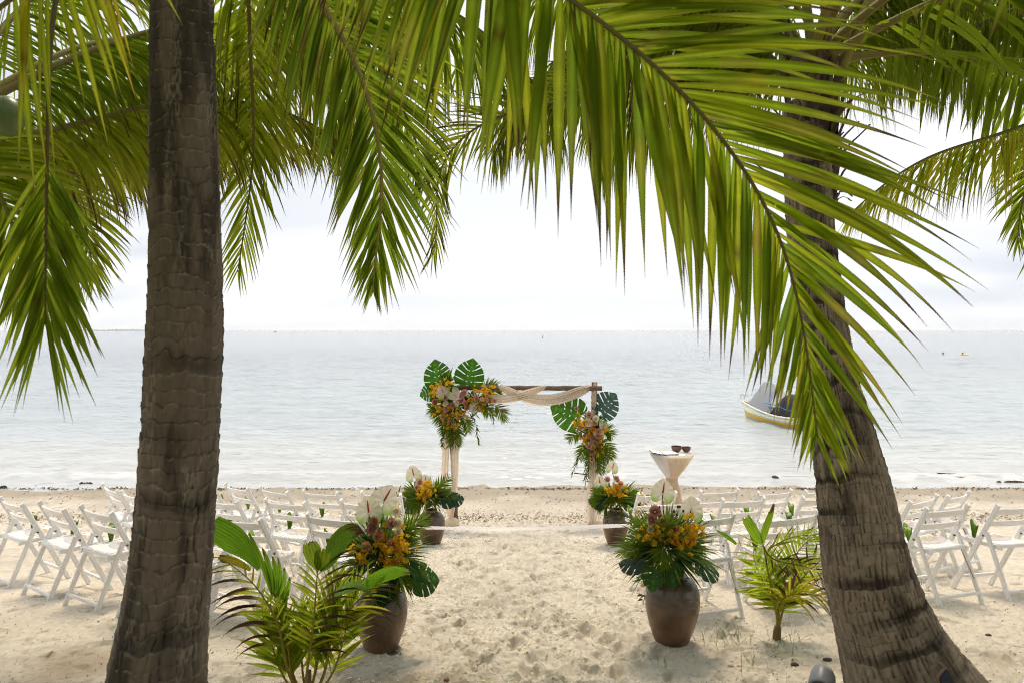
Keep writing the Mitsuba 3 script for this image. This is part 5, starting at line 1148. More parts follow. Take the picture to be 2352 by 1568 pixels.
# ---------------------------------------------------------------- young palms
def plate(owner, pts, widths, pleats, col, seed, wd, tipcol=(0.10, 0.045, 0.03), tipat=0.9, jag=0.3, name='leaf_blade', bow=0.25):
    """A broad leaflet that has not split: a pleated sheet with a brown ragged tip."""
    rng = np.random.default_rng(seed); n, m = 26, pleats * 2 + 1
    c, L = spline(pts, n); u = np.linspace(0, 1, n); hw = PchipInterpolator(np.linspace(0, 1, len(widths)), widths)(u)
    t = unit(np.gradient(c, axis=0)); wd = np.asarray(wd, float); w = unit(wd - (t @ wd)[:, None] * t); nn = np.cross(t, w)
    S = np.linspace(-1, 1, m); z = (np.arange(m) % 2) * 2 - 1.0
    end = 1 + jag * 0.18 * rng.uniform(-1, 0.6, m)
    v = np.zeros((n, m, 3)); cc = np.zeros((n, m, 3))
    for j in range(m):
        uu = np.clip(u * end[j], 0, 1); k = uu * (n - 1); a = np.minimum(k.astype(int), n - 2); f = (k - a)[:, None]
        mixr = lambda q: q[a] * (1 - f) + q[a + 1] * f
        v[:, j] = mixr(c) + mixr(w) * (S[j] * mixr(hw[:, None])) + mixr(nn) * (z[j] * 0.07 * mixr(hw[:, None]) * 3 / pleats + bow * (S[j] ** 2) * mixr(hw[:, None]))
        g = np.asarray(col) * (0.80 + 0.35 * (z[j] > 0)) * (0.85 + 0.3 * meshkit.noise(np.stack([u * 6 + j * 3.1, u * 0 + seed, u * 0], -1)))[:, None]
        dead = np.clip((u - tipat - 0.10 * rng.uniform(-1, 1)) / 0.05, 0, 1)[:, None]
        cc[:, j] = g * (1 - dead) + np.asarray(tipcol) * dead
    part(owner, name, tinted((v.reshape(-1, 3), grid_faces(n, m)), 'leaf', cc.reshape(-1, 3)))


SLc = lambda x, y, Z: P(496.1 + x * .2385, 1194.4 + y * .2385, Z)
LIME, OLIVE = (0.20, 0.36, 0.02), (0.22, 0.30, 0.025)
SAP = new('young_palm', 'young coconut palm with browned leaf tips in front of the nearest left pot', 'young palm', 'young coconut palms in the sand')
zs = 3.85; S_ = lambda *rows: [SLc(*r) for r in rows]
base = SLc(880, 1900, zs); base[2] = ground(base[0], zs) - 0.03
ST = dict(facing=FRONT, spread=0.5, r0=0.0075, rachis=(0.28, 0.22, 0.03), nseg=8, single=True, jit=6, tw=20)
frond(SAP, [base] + S_((870, 1568, zs - .02), (925, 1100, zs - .08), (960, 700, zs - .12), (982, 420, zs - .10)), 16, 0.20, 0.0165, ang=(70, 48), droop=(0.5, 2.5), t0=0.36, t1=0.97, tone=1.3, yellow=0.9, tip=0.14, seed=601, sides=(-1,), lens=((0, 0.4, 1), (1.0, 1.0, 0.75)), **ST)
frond(SAP, [base] + S_((872, 1568, zs - .02), (928, 1100, zs - .08), (964, 700, zs - .12), (986, 420, zs - .10)), 19, 0.36, 0.010, ang=(52, 40), droop=(4, 7), t0=0.32, t1=0.97, tone=1.9, yellow=0.6, tip=0.62, seed=602, sides=(1,), lens=((0, 0.4, 1), (0.75, 1.0, 1.0)), **{**ST, 'tw': 40})
plate(SAP, S_((975, 470, zs - .11), (930, 330, zs - .13), (890, 200, zs - .12)), [0.012, 0.045, 0.05, 0.03], 5, OLIVE, 1, X1, tipat=0.97, jag=0.7)
plate(SAP, S_((985, 480, zs - .11), (1020, 370, zs - .14), (1030, 265, zs - .14)), [0.01, 0.04, 0.045, 0.03], 4, (0.20, 0.28, 0.02), 2, X1, tipat=1.1, jag=1.2)
plate(SAP, S_((1000, 480, zs - .11), (1100, 340, zs - .10), (1200, 170, zs - .06), (1330, 85, zs - .02), (1440, 130, zs)), [0.012, 0.045, 0.055, 0.05, 0.012], 7, (0.13, 0.24, 0.02), 3, (0.75, -0.35, -0.6), tipat=0.78, jag=0.4)
frond(SAP, [base] + S_((745, 1568, zs), (610, 1060, zs - .05), (470, 760, zs - .08), (330, 580, zs - .10), (160, 440, zs - .10), (0, 350, zs - .08)), 19, 0.36, 0.0115, ang=(60, 28), droop=(3.5, 6.5), t0=0.34, tone=2.0, yellow=0.7, tip=0.60, seed=603, sides=(-1,), lens=((0, 0.5, 1), (0.85, 1.0, 0.6)), **{**ST, 'tw': 35})
frond(SAP, [base] + S_((748, 1568, zs), (614, 1060, zs - .05), (474, 760, zs - .08), (334, 580, zs - .10), (240, 500, zs - .10)), 11, 0.15, 0.012, ang=(62, 40), droop=(0.5, 2), t0=0.36, tone=1.6, yellow=0.8, tip=0.2, seed=604, sides=(1,), **ST)
plate(SAP, S_((410, 470, zs - .07), (300, 310, zs - .02), (120, 160, zs + .05), (-60, 60, zs + .1)), [0.012, 0.05, 0.075, 0.07], 9, (0.17, 0.34, 0.02), 5, (0.6, 0.2, 0.75), tipat=1.1, jag=0.2, bow=0.35)
plate(SAP, S_((330, 480, zs - .1), (180, 400, zs - .1), (20, 370, zs - .08)), [0.01, 0.026, 0.022], 4, (0.36, 0.30, 0.03), 6, (0.2, -0.2, 0.9), tipat=0.9, jag=0.8)
for k, (x, y, x0, y0, w) in enumerate(((310, 110, 540, 720, .016), (440, 250, 555, 730, .017), (540, 330, 570, 740, .017), (595, 350, 585, 740, .014), (655, 455, 600, 740, .016), (710, 540, 625, 760, .013), (690, 640, 640, 790, .010))):
    plate(SAP, S_((x0, y0, zs + .04), ((x + x0) / 2 + 20, (y + y0) / 2, zs + .05), (x, y, zs + .06)), [0.006, w, w * 0.9, 0.003], 2, np.array((0.18, 0.33, 0.02)) * (0.8 + 0.08 * k), 10 + k, X1, tipat=0.86, jag=0.3)
frond(SAP, [base] + S_((760, 1568, zs + .03), (690, 1200, zs + .03), (600, 900, zs + .04), (560, 720, zs + .04)), 18, 0.24, 0.016, ang=(40, 30), droop=(0.2, 1.2), t0=0.25, tone=1.3, yellow=0.5, tip=0.06, seed=605, **ST)
frond(SAP, [base] + S_((1000, 1568, zs + .04), (1100, 1200, zs + .04), (1240, 920, zs + .03), (1420, 720, zs), (1560, 610, zs - .03)), 26, 0.32, 0.015, ang=(38, 22), droop=(1.0, 2.6), t0=0.22, tone=1.3, yellow=0.7, tip=0.10, seed=606, sides=(-1,), **ST)
frond(SAP, [base] + S_((1004, 1568, zs + .03), (1104, 1200, zs + .03), (1244, 920, zs + .02), (1424, 720, zs - .01), (1564, 610, zs - .04)), 18, 0.38, 0.010, ang=(34, 18), droop=(3.0, 6), t0=0.34, tone=1.9, yellow=0.7, tip=0.55, seed=607, sides=(1,), **{**ST, 'tw': 35})
frond(SAP, [base] + S_((930, 1568, zs + .05), (1000, 1250, zs + .06), (1090, 900, zs + .06), (1180, 500, zs + .06)), 20, 0.28, 0.016, ang=(34, 20), droop=(0.3, 1.2), t0=0.25, tone=1.1, yellow=0.4, tip=0.05, seed=608, **ST)
plate(SAP, S_((1390, 660, zs - .02), (1530, 560, zs - .05), (1700, 490, zs - .06), (1865, 500, zs - .05)), [0.012, 0.042, 0.045, 0.012], 8, (0.17, 0.34, 0.02), 7, (0.25, -0.3, 0.85), tipat=0.97, jag=0.15)
plate(SAP, S_((1150, 760, zs - .03), (1260, 640, zs - .07), (1400, 630, zs - .10), (1505, 740, zs - .10)), [0.012, 0.036, 0.032, 0.008], 6, (0.16, 0.27, 0.06), 8, (0.3, -0.5, 0.8), tipat=0.95, jag=0.2)
for k, (x, y, z, sd) in enumerate(((620, 880, .05, 620), (800, 820, .06, 621), (1010, 860, .08, 622), (1330, 860, .02, 623), (420, 860, .05, 624))):
    frond(SAP, [base] + S_(((880 + x) / 2, 1500, zs + z), (x * 0.75 + 220, 1180, zs + z), (x, y, zs + z)), 15, 0.25, 0.015, ang=(44, 26), droop=(0.5, 2.0), t0=0.3, tone=1.35 + 0.2 * (k % 2), yellow=0.5, tip=0.08, seed=sd, **ST)
part(SAP, 'stem', Mesh().add(*tube(spline([base - [0, 0, 0.03], base + [0, 0, 0.05], base + [0.01, 0, 0.16]], 8)[0], np.linspace(0.035, 0.014, 8), 10), (0.16, 0.10, 0.05)).ply('matte', True))

S3 = lambda *rows: [P(*V3(r[0], r[1]), r[2]) for r in rows]
SAP = new('young_palm', 'small bright green young palm at the foot of the leaning trunk, right of the pot', 'young palm', 'young coconut palms in the sand')
zs = 4.72; base = P(1787, 1468, zs); base[2] = ground(base[0], zs) - 0.01
frond(SAP, [base] + S3((1585, 1568, zs - .01), (1530, 1250, zs - .04), (1470, 950, zs - .08), (1432, 740, zs - .08)), 17, 0.29, 0.011, ang=(72, 50), droop=(1.0, 2.4), t0=0.30, t1=0.98, tone=1.25, dark=1.2, yellow=0.5, tip=0.12, seed=701, sides=(-1,), lens=((0, 0.3, 0.8, 1), (0.5, 0.8, 1.0, 1.0)), **ST)
frond(SAP, [base] + S3((1588, 1568, zs - .01), (1534, 1250, zs - .04), (1474, 950, zs - .08), (1436, 740, zs - .08)), 15, 0.22, 0.008, ang=(50, 40), droop=(1.5, 4), t0=0.34, t1=0.98, tone=1.3, yellow=0.6, tip=0.35, seed=702, sides=(1,), **{**ST, 'tw': 30})
plate(SAP, S3((1425, 740, zs - .08), (1330, 590, zs - .10), (1250, 450, zs - .10)), [0.010, 0.034, 0.036, 0.026], 5, (0.20, 0.33, 0.02), 11, (0.8, 0, 0.4), tipat=1.0, jag=0.4)
plate(SAP, S3((1432, 730, zs - .08), (1470, 560, zs - .10), (1520, 420, zs - .09), (1550, 310, zs - .08)), [0.008, 0.026, 0.02, 0.004], 4, (0.20, 0.32, 0.02), 12, X1, tipat=0.80, jag=0.3)
plate(SAP, S3((1160, 740, zs), (1060, 660, zs), (955, 600, zs)), [0.008, 0.014, 0.004], 3, (0.14, 0.27, 0.02), 13, (0.4, 0, 0.9), tipat=0.97, jag=0.2)
frond(SAP, [base] + S3((1600, 1500, zs + .04), (1640, 1150, zs + .08), (1740, 900, zs + .10), (1860, 740, zs + .12), (1990, 640, zs + .14)), 24, 0.26, 0.0095, ang=(62, 30), droop=(0.2, 1.0), t0=0.38, tone=1.1, dark=1.2, yellow=0.15, tip=0.04, seed=703, **ST)
frond(SAP, [base] + S3((1620, 1500, zs), (1720, 1250, zs - .04), (1850, 1080, zs - .08), (1980, 950, zs - .10), (2110, 830, zs - .10)), 13, 0.24, 0.010, ang=(58, 25), droop=(3, 6), t0=0.40, tone=2.0, yellow=0.7, tip=0.5, seed=704, **{**ST, 'tw': 30})
frond(SAP, [base] + S3((1600, 1480, zs - .02), (1660, 1290, zs - .08), (1800, 1250, zs - .14), (1980, 1265, zs - .18), (2150, 1310, zs - .2)), 19, 0.27, 0.010, ang=(58, 25), droop=(4, 7), t0=0.30, tone=2.5, yellow=0.9, tip=0.4, seed=705, **{**ST, 'tw': 30})
frond(SAP, S3((1440, 760, zs - .07), (1560, 900, zs - .12), (1720, 940, zs - .15), (1900, 980, zs - .16), (2050, 1080, zs - .16)), 12, 0.20, 0.006, ang=(50, 25), droop=(4, 8), t0=0.1, tone=2.0, yellow=0.5, tip=0.9, seed=706, **{**ST, 'r0': 0.004, 'rachis': (0.10, 0.05, 0.03), 'tw': 30})
frond(SAP, S3((1490, 800, zs - .06), (1650, 700, zs - .08), (1830, 650, zs - .08), (2050, 670, zs - .06)), 11, 0.15, 0.008, ang=(30, 18), droop=(1, 3), t0=0.05, tone=1.3, yellow=0.6, tip=0.3, seed=707, **{**ST, 'r0': 0.004})
for k, (x, y, z, sd) in enumerate(((1330, 850, .06, 720), (1560, 820, .10, 721), (1820, 960, .06, 722))):
    frond(SAP, [base] + S3((1590, 1480, zs + z * 0.3), ((x + 1600) / 2, 1180, zs + z * 0.7), (x, y, zs + z)), 19, 0.26, 0.011, ang=(60, 34), droop=(0.6, 2.0), t0=0.34, tone=1.2, dark=1.2, yellow=0.4, tip=0.08, seed=sd, **ST)
part(SAP, 'stem', Mesh().add(*tube(spline([base - [0, 0, 0.05], base + [-0.01, -0.01, 0.06], base + [0.0, 0, 0.09]], 8)[0], np.linspace(0.034, 0.024, 8), 12), (0.17, 0.11, 0.055)).ply('matte', True))

# ---------------------------------------------------------------- the boat
key = new('boat', 'small yellow wooden boat with a grey canopy moored off the beach', 'boat')
B0, B1 = P(1716, 960, 24.4), P(1856, 985, 21.5); ax = unit((B1 - B0) * [1, 1, 0]); ay = np.array([-ax[1], ax[0], 0]); LB = 3.5
org = np.array([B0[0], B0[1], 0])
W_ = lambda q: org + q[..., :1] * ax + q[..., 1:2] * ay + q[..., 2:] * np.array([0, 0, 1.0])
st = np.linspace(0, 1, 26); beam = 0.68 * np.clip(np.sin(np.minimum(st * 1.9, 1.57)), 0.02, 1) ** 0.75 * np.interp(st, [0, 0.7, 1], [1, 1, 0.86])
sheer = 0.57 - 0.22 * np.sin(np.minimum(st / 0.75, 1) * 1.57) + 0.08 * np.clip(st - 0.75, 0, 1); rake = -0.30 * (1 - st) ** 6
sec = np.array([(0.0, -1.0), (0.35, -0.95), (0.70, -0.6), (0.86, -0.2), (0.93, 0.25), (0.955, 0.42), (0.955, 0.54), (0.965, 0.80), (1.0, 1.0)])
hv, hc = [], []
HC = [(0.30, 0.50, 0.50)] * 4 + [(0.68, 0.40, 0.015)] * 2 + [(0.80, 0.78, 0.74)] * 2 + [(0.68, 0.40, 0.015)] * 3
for sd in (-1, 1):
    for i in range(26):
        for (b_, z_), c_ in zip(sec, HC):
            z = z_ * sheer[i] if z_ > 0 else z_ * 0.22
            fl = 0.62 + 0.38 * np.clip((z + 0.2) / (sheer[i] + 0.2), 0, 1)
            hv.append([st[i] * LB + rake[i] * max(z_, 0), sd * beam[i] * b_ * fl, z]); hc.append(c_)
ns = len(sec); m = Mesh()
for s in range(2):
    f = grid_faces(26, ns); m.add(W_(np.array(hv[s * 26 * ns:(s + 1) * 26 * ns])), f, np.array(hc[s * 26 * ns:(s + 1) * 26 * ns]))
part(key, 'hull', m.ply('glossy'))
tr = np.array([hv[25 * ns + j] for j in range(ns)] + [hv[26 * ns + 25 * ns + j] for j in range(ns)][::-1])
part(key, 'transom', Mesh().add(W_(tr), np.array([[0, i, i + 1] for i in range(1, 2 * ns - 1)]), (0.42, 0.60, 0.62)).ply('matte'))
gw = Mesh()
for s in (-1, 1): gw.add(*tube(W_(np.stack([st * LB + rake, s * beam * 1.0, sheer + 0.012], 1)), 0.028, 6), (0.80, 0.78, 0.74))
part(key, 'gunwale', gw.ply('glossy', True))
dk = np.stack([np.r_[st, st] * LB, np.r_[-beam, beam] * 0.9, np.r_[sheer, sheer] * 0.55], 1)
part(key, 'floor', Mesh().add(W_(dk), np.array([[i, i + 1, 27 + i, 26 + i] for i in range(25)]), (0.20, 0.16, 0.12)).ply('matte'))
# grey cloth tent over the fore part
n, mm = 22, 17; u = np.linspace(0.02, 0.50, n); S = np.linspace(-1, 1, mm); top = PchipInterpolator([0.02, 0.12, 0.30, 0.42, 0.5], [0.62, 0.92, 1.42, 1.34, 1.20])(u)
hw = np.interp(u, st, beam) * 1.0; sh = np.interp(u, st, sheer)
tv = np.zeros((n, mm, 3))
for i in range(n):
    tv[i, :, 0] = u[i] * LB; tv[i, :, 1] = S * hw[i]
    tv[i, :, 2] = sh[i] - 0.05 + (top[i] - sh[i]) * (1 - np.abs(S) ** 1.6)
tv[..., 2] += 0.03 * np.sin(u * 55)[:, None] * (1 - S ** 2) + 0.02 * (meshkit.fbm(np.stack([tv[..., 0] * 5, tv[..., 1] * 5, tv[..., 0] * 0], -1), 3, 3) - 0.5)
part(key, 'canopy', Mesh().add(W_(tv.reshape(-1, 3)), grid_faces(n, mm), (0.58, 0.59, 0.62)).ply('chiffon', True))
n = 14; u = np.linspace(0.50, 0.96, n); top = PchipInterpolator([0.5, 0.66, 0.85, 0.96], [0.62, 1.06, 0.98, 0.55])(u); hw = np.interp(u, st, beam) * 0.8; sh = np.interp(u, st, sheer); tv = np.zeros((n, mm, 3))
for i in range(n): tv[i, :, 0] = u[i] * LB; tv[i, :, 1] = S * hw[i]; tv[i, :, 2] = sh[i] * 0.7 + (top[i] - sh[i] * 0.7) * (1 - np.abs(S) ** 2.6)
part(key, 'dark_cover', Mesh().add(W_(tv.reshape(-1, 3)), grid_faces(n, mm), (0.03, 0.03, 0.04)).ply('matte', True), 'black cover over the after seats')
part(key, 'mast', Mesh().add(*tube(W_(np.array([[1.65, -0.3, 0.2], [1.60, -0.3, 1.72]])), 0.02, 8), (0.30, 0.46, 0.68)).ply('glossy', True), 'pale blue pole')
ro = Mesh().add(*tube(W_(np.stack([np.linspace(1.7, 3.3, 14), -0.60 + 0.1 * np.sin(np.linspace(0, 6, 14)), 0.72 - 0.12 * np.linspace(0, 1, 14)], 1)), 0.012, 5), (0.05, 0.20, 0.55))
part(key, 'rope', ro.ply('matte', True))
part(key, 'bow_ring', Mesh().add(*tube(W_(np.stack([-0.28 + 0.10 * np.cos(np.linspace(-0.5, 4, 12)), 0 * np.linspace(0, 1, 12), 0.72 + 0.12 * np.sin(np.linspace(-0.5, 4, 12))], 1)), 0.012, 6), (0.6, 0.6, 0.6)).ply('glossy', True))
om = Mesh().add(*bar(W_(np.array([[3.60, 0, -0.2]]))[0], W_(np.array([[3.56, 0, 0.75]]))[0], 0.16, 0.20, ch=0.3), (0.02, 0.02, 0.025))
part(key, 'outboard_motor', om.ply('glossy'))

# swimmers, far boat, buoy, islands
def swimmer(x, y, Z, label, suit):
    c = P(x, y, Z); c[2] = 0
    rings = [(-0.35, .17, .11), (-0.12, .21, .125), (0.02, .20, .12), (0.07, .12, .09), (0.10, .062, .062), (0.15, .062, .068), (0.19, .075, .095), (0.25, .082, .105), (0.31, .074, .095), (0.35, .045, .06), (0.365, .0, .0)]
    v, q = lathe([(1, z) for z, a, b in rings], 20)
    sc = np.repeat(np.array([(a, b) for z, a, b in rings]), 20, 0); v[:, :2] *= sc
    col = np.where((v[:, 2:] > 0.235) | ((v[:, 2:] > 0.17) & (v[:, 1:2] > 0.02)), np.array([[0.02, 0.015, 0.012]]), np.array([[0.36, 0.22, 0.15]]))
    m = Mesh().add(v + c, q, col)
    for s in (-1, 1): m.add(*tube(spline([c + [s * .19, 0, -.02], c + [s * .34, -.12, -.04], c + [s * .45, -.28, 0.0]], 8)[0], np.linspace(.045, .03, 8), 8), (0.36, 0.22, 0.15))
    m.add(*tube(np.array([c + [0, -.10, .23], c + [0, -.122, .205]]), 0.014, 6), (0.36, 0.22, 0.15))
    return thing('person', m.ply('matte', True), label, 'person', 'swimmers out at sea'), c


swimmer(2166, 813, 88, 'swimmer with dark hair up to the shoulders in the water', None)
k, c = swimmer(2211, 813, 88, 'swimmer leaning on a yellow float', None)
s_ = trimesh.creation.icosphere(2, 1.0); thing('swim_float', Mesh().add(s_.vertices * [0.55, 0.16, 0.10] + c + [0, -0.35, 0.04], s_.faces, (0.62, 0.48, 0.03)).ply('glossy', True), 'long yellow float held by a swimmer', 'float')
key = new('motor_boat', 'tiny boat on the horizon right of the left trunk', 'boat'); c = P(632, 758, 1400); c[2] = 0
hb = trimesh.creation.box((5.0, 1.8, 1.2)); hv_ = np.array(hb.vertices); hv_[:, 0] += np.where(hv_[:, 2] > 0, np.sign(hv_[:, 0]) * 0.8, 0)
part(key, 'hull', Mesh().add(hv_ + c + [0, 0, 0.5], hb.faces, (0.25, 0.27, 0.30)).ply('matte')); hb = trimesh.creation.box((1.8, 1.4, 1.4)); part(key, 'cabin', Mesh().add(np.array(hb.vertices) + c + [0.4, 0, 1.7], hb.faces, (0.4, 0.42, 0.45)).ply('matte'))
key = new('buoy', 'small dark marker buoy far out on the sea', 'buoy'); c = P(1246, 776, 300); c[2] = 0
v, q = lathe(np.array([(0, -0.3), (0.35, -0.2), (0.38, 0.1), (0.12, 0.3), (0.10, 1.1), (0, 1.15)]), 14); part(key, 'float', Mesh().add(v + c, q, (0.08, 0.07, 0.07)).ply('matte', True))
xs = np.linspace(-7800, -5400, 90); hh = 30 * meshkit.fbm(np.stack([xs * 0.0023, xs * 0, xs * 0], -1), 4, 4) * np.clip((xs + 7800) / 500, 0, 1) * np.clip((-5400 - xs) / 500, 0, 1) * 1.6
hx = np.stack([np.stack([xs, 0 * xs + 11000, 0 * xs - 5], 1), np.stack([xs, 0 * xs + 11400, hh], 1), np.stack([xs, 0 * xs + 12300, 0 * xs - 5], 1)], 0).reshape(-1, 3)
thing('hills', Mesh().add(hx, grid_faces(3, 90), (0.10, 0.13, 0.12)).ply('matte', True), 'low hilly island far away on the left of the horizon', None, None, 'structure')

# ---------------------------------------------------------------- small things on the beach
def rock(x, y, Z, r, col, seed, label, name='rock', cat='rock', group=None, sq=(1, 1, 0.75), dz=0.0, on=None):
    s_ = trimesh.creation.icosphere(3, 1.0); v = np.array(s_.vertices); v = v * (0.8 + 0.45 * meshkit.fbm(v * 1.7 + seed, 3, seed))[:, None] * np.asarray(sq) * r
    c = P(x, y, Z); c[2] = (float(sand_at(c[0], c[1])) if on is None else on) + dz + r * sq[2] * 0.55
    cc = np.asarray(col) * (0.7 + 0.6 * meshkit.fbm(v / r * 4, 2, seed))[:, None]
    thing(name, Mesh().add(v + c, s_.faces, cc).ply('matte', True), label, cat, group)


rock(1780, 1101, 14.3, 0.085, (0.035, 0.035, 0.035), 2, 'round black rock in the shallow water beyond the chairs', on=-0.03)


def stick(rows, r, label, seed, col=(0.055, 0.04, 0.03), z=None):
    pts, _ = spline([P(*q) for q in rows], 16); rng = np.random.default_rng(seed)
    for i in range(16): pts[i, 2] = (float(sand_at(pts[i, 0], pts[i, 1])) if z is None else z) + r * 0.7
    pts[:, 2] += 0.01 * rng.normal(0, 1, 16) * (z is None)
    thing('driftwood_stick', Mesh().add(*tube(pts, r * np.interp(np.arange(16), [0, 8, 15], [0.6, 1, 0.3]), 7), col).ply('matte', True), label, 'stick', 'driftwood at the water edge')


stick([(1318, 1090, 14.6), (1335, 1095, 14.5), (1362, 1099, 14.4)], 0.018, 'dark stick in the water left of the right arch post', 1, z=0.05)
stick([(2152, 1093, 14.6), (2180, 1097, 14.5), (2195, 1094, 14.55)], 0.018, 'forked dark stick floating right of the leaning trunk, the larger one', 2, z=0.05)
stick([(2190, 1105, 14.3), (2205, 1106, 14.25), (2222, 1105, 14.3)], 0.012, 'thin dark stick floating below the larger one', 3, z=0.04)
stick([(182, 1112, 13.75), (196, 1110, 13.8), (212, 1111, 13.75)], 0.030, 'short brown plank washed up behind the left chairs', 4)
stick([(0, 1119, 13.4), (6, 1120, 13.4), (16, 1119, 13.4)], 0.030, 'black stick at the left edge by the water', 5)
stick([(2290, 1113, 13.9), (2330, 1112, 13.9), (2380, 1113, 13.9)], 0.035, 'long black branch in the wrack at the right edge', 6)
STONES = ((1679, 1560, 4.22, 0.020, 'pale stone in the sand farthest below the young palm on the right'), (1700, 1558, 4.25, 0.022, 'pale stone beside the one farthest below the right young palm'), (1694, 1500, 4.5, 0.014, 'small pale stone between the clay pot and the right young palm'),
          (1700, 1430, 4.85, 0.026, 'largest pale stone, behind the right young palm toward the chairs'), (1684, 1437, 4.8, 0.020, 'pale flat stone left of the largest stone near the right young palm'), (1735, 1472, 4.62, 0.013, 'tiny pale stone at the left foot of the right young palm'),
          (1742, 1486, 4.57, 0.012, 'tiny pale stone just in front of the left foot of the right young palm'), (1775, 1500, 4.5, 0.012, 'tiny pale stone straight in front of the right young palm'), (1745, 1512, 4.45, 0.015, 'pale stone in front and left of the right young palm'),
          (1780, 1522, 4.4, 0.013, 'small pale stone nearest the leaning trunk, in front of the young palm'), (1807, 1483, 4.6, 0.014, 'small pale stone between the right young palm and the leaning trunk'))
for k, (x, y, Z, r, lab) in enumerate(STONES):
    rock(x, y, Z, r, (0.52, 0.46, 0.37), 20 + k, lab, 'pebble', 'pebble', 'pale stones around the young palm', (1, 0.8, 0.55), -0.004)
for k, (x, y, Z, r, lab) in enumerate(((1826, 1516, 4.3, 0.020, 'brown lump in the sand left of the leaning trunk'), (1900, 1513, 4.35, 0.022, 'dark grey husk in the sand beside the leaning trunk'), (2135, 1375, 5.35, 0.02, 'dark stone behind the foot of a right front chair'), (2270, 1448, 4.75, 0.016, 'dark chip in the sand by the right edge'), (1025, 1548, 4.05, 0.014, 'curled red-brown leaf bit in the aisle'))):
    rock(x, y, Z, r, (0.055, 0.04, 0.03) if k != 4 else (0.20, 0.06, 0.03), 60 + k, lab, 'husk', 'husk', None, (1.3, 0.9, 0.6), -0.004)


def scatter(n, xf, yf, size, cols, seed, flat=0.35, four=False):
    rng = np.random.default_rng(seed); y = yf(rng, n); x = xf(rng, n, y); z = sand_at(x, y)
    c = np.stack([x, y, z], 1); s = size * rng.uniform(0.5, 1.4, n)[:, None]
    a = rng.uniform(0, 6.28, n); u = np.stack([np.cos(a), np.sin(a), rng.normal(0, 0.25, n)], 1) * s; w = np.stack([-np.sin(a), np.cos(a), rng.normal(0, 0.25, n)], 1) * s * rng.uniform(0.35, 0.9, n)[:, None]
    up = np.array([0, 0, 1.0]) * s * flat
    V = np.stack([c - u + up * 0.8, c - w + up * 0.3, c + u + up * rng.uniform(0.3, 1.6, n)[:, None], c + w + up * 0.5, c + up * 0.15], 1) + [0, 0, 0.002]
    col = np.asarray(cols)[rng.integers(len(cols), size=n)] * rng.uniform(0.8, 1.1, (n, 1))
    f = np.array([[0, 1, 4], [1, 2, 4], [2, 3, 4], [3, 0, 4]])
    return Mesh().add(V.reshape(-1, 3), (f[None] + (np.arange(n) * 5)[:, None, None]).reshape(-1, 3), np.repeat(col, 5, 0))


aisle = lambda rng, n, y: 0.10 + (0.55 + 0.05 * y) * np.clip(rng.normal(0, 0.62, n), -1.5, 1.5) * 1.25
thing('petals', scatter(8500, aisle, lambda r, n: 2.9 + 7.6 * r.random(n) ** 0.9, 0.0135, [(0.86, 0.85, 0.79), (0.88, 0.87, 0.83), (0.82, 0.79, 0.62)], 1, 0.5).ply('petal'), 'white flower petals strewn over the sand of the aisle', 'petals', None, 'stuff')
dirt = [(0.07, 0.045, 0.03), (0.12, 0.07, 0.045), (0.045, 0.03, 0.022)]
m = scatter(1500, lambda r, n, y: -r.uniform(0.30, 0.80, n) * y, lambda r, n: 2.9 + 3.0 * r.random(n) ** 1.4, 0.0055, dirt, 2, 0.8)
for q in (scatter(1300, lambda r, n, y: r.uniform(0.26, 0.80, n) * y, lambda r, n: 2.9 + 2.6 * r.random(n) ** 1.5, 0.0050, dirt, 3, 0.8), scatter(500, lambda r, n, y: r.uniform(-0.8, 0.8, n) * y, lambda r, n: 3 + 10 * r.random(n), 0.009, dirt, 4, 0.6)): m.add(*q.arrays())
thing('seeds', m.ply('matte'), 'dark seeds and crumbs lying on the sand', 'seeds', None, 'stuff')
m = scatter(9000, lambda r, n, y: r.uniform(-10, 10, n), lambda r, n: 10.95 + 0.30 * r.normal(0, 1, n), 0.016, [(0.16, 0.10, 0.065), (0.24, 0.16, 0.11), (0.10, 0.065, 0.045), (0.32, 0.24, 0.17)], 5, 0.4)
thing('dry_seaweed', m.ply('matte'), 'band of dry brown seaweed crumbs across the beach behind the arch', 'seaweed', None, 'stuff')
m = Mesh()
for k in range(4): m.add(*scatter(210, lambda r, n, y: np.repeat(r.uniform(-12, 12, 60), 7)[:n] + r.normal(0, 0.20, n), lambda r, n: 13.30 + 0.05 * r.normal(0, 1, n), 0.026, [(0.06, 0.042, 0.028), (0.12, 0.08, 0.045), (0.18, 0.14, 0.06)], 10 + k, 0.9).arrays())
m.add(*scatter(900, lambda r, n, y: r.uniform(-12, 12, n), lambda r, n: 12.6 + 0.5 * r.normal(0, 1, n), 0.020, dirt, 20, 0.5).arrays())
thing('seaweed', m.ply('matte'), 'dark wet seaweed along the tide line', 'seaweed', None, 'stuff')
rng = np.random.default_rng(9)
P0, D0 = [], []
for x, y, Z, n in ((1700, 1478, 4.6, 26), (1630, 1485, 4.55, 9), (1790, 1475, 4.5, 22), (1830, 1475, 4.65, 14), (1860, 1560, 3.75, 22), (1930, 1560, 3.75, 40), (1905, 1590, 3.7, 40), (1740, 1530, 4.2, 9), (1520, 1540, 4.2, 4)):
    for _ in range(n):
        c = P(x, y, Z); c = on_ground(c[0] + rng.normal(0, .05), c[1] + rng.normal(0, .05)); P0.append(c); D0.append(unit([rng.normal(0, .5), rng.normal(0, .5), 1]))
P0, D0 = np.array(P0), np.array(D0); n = len(P0)
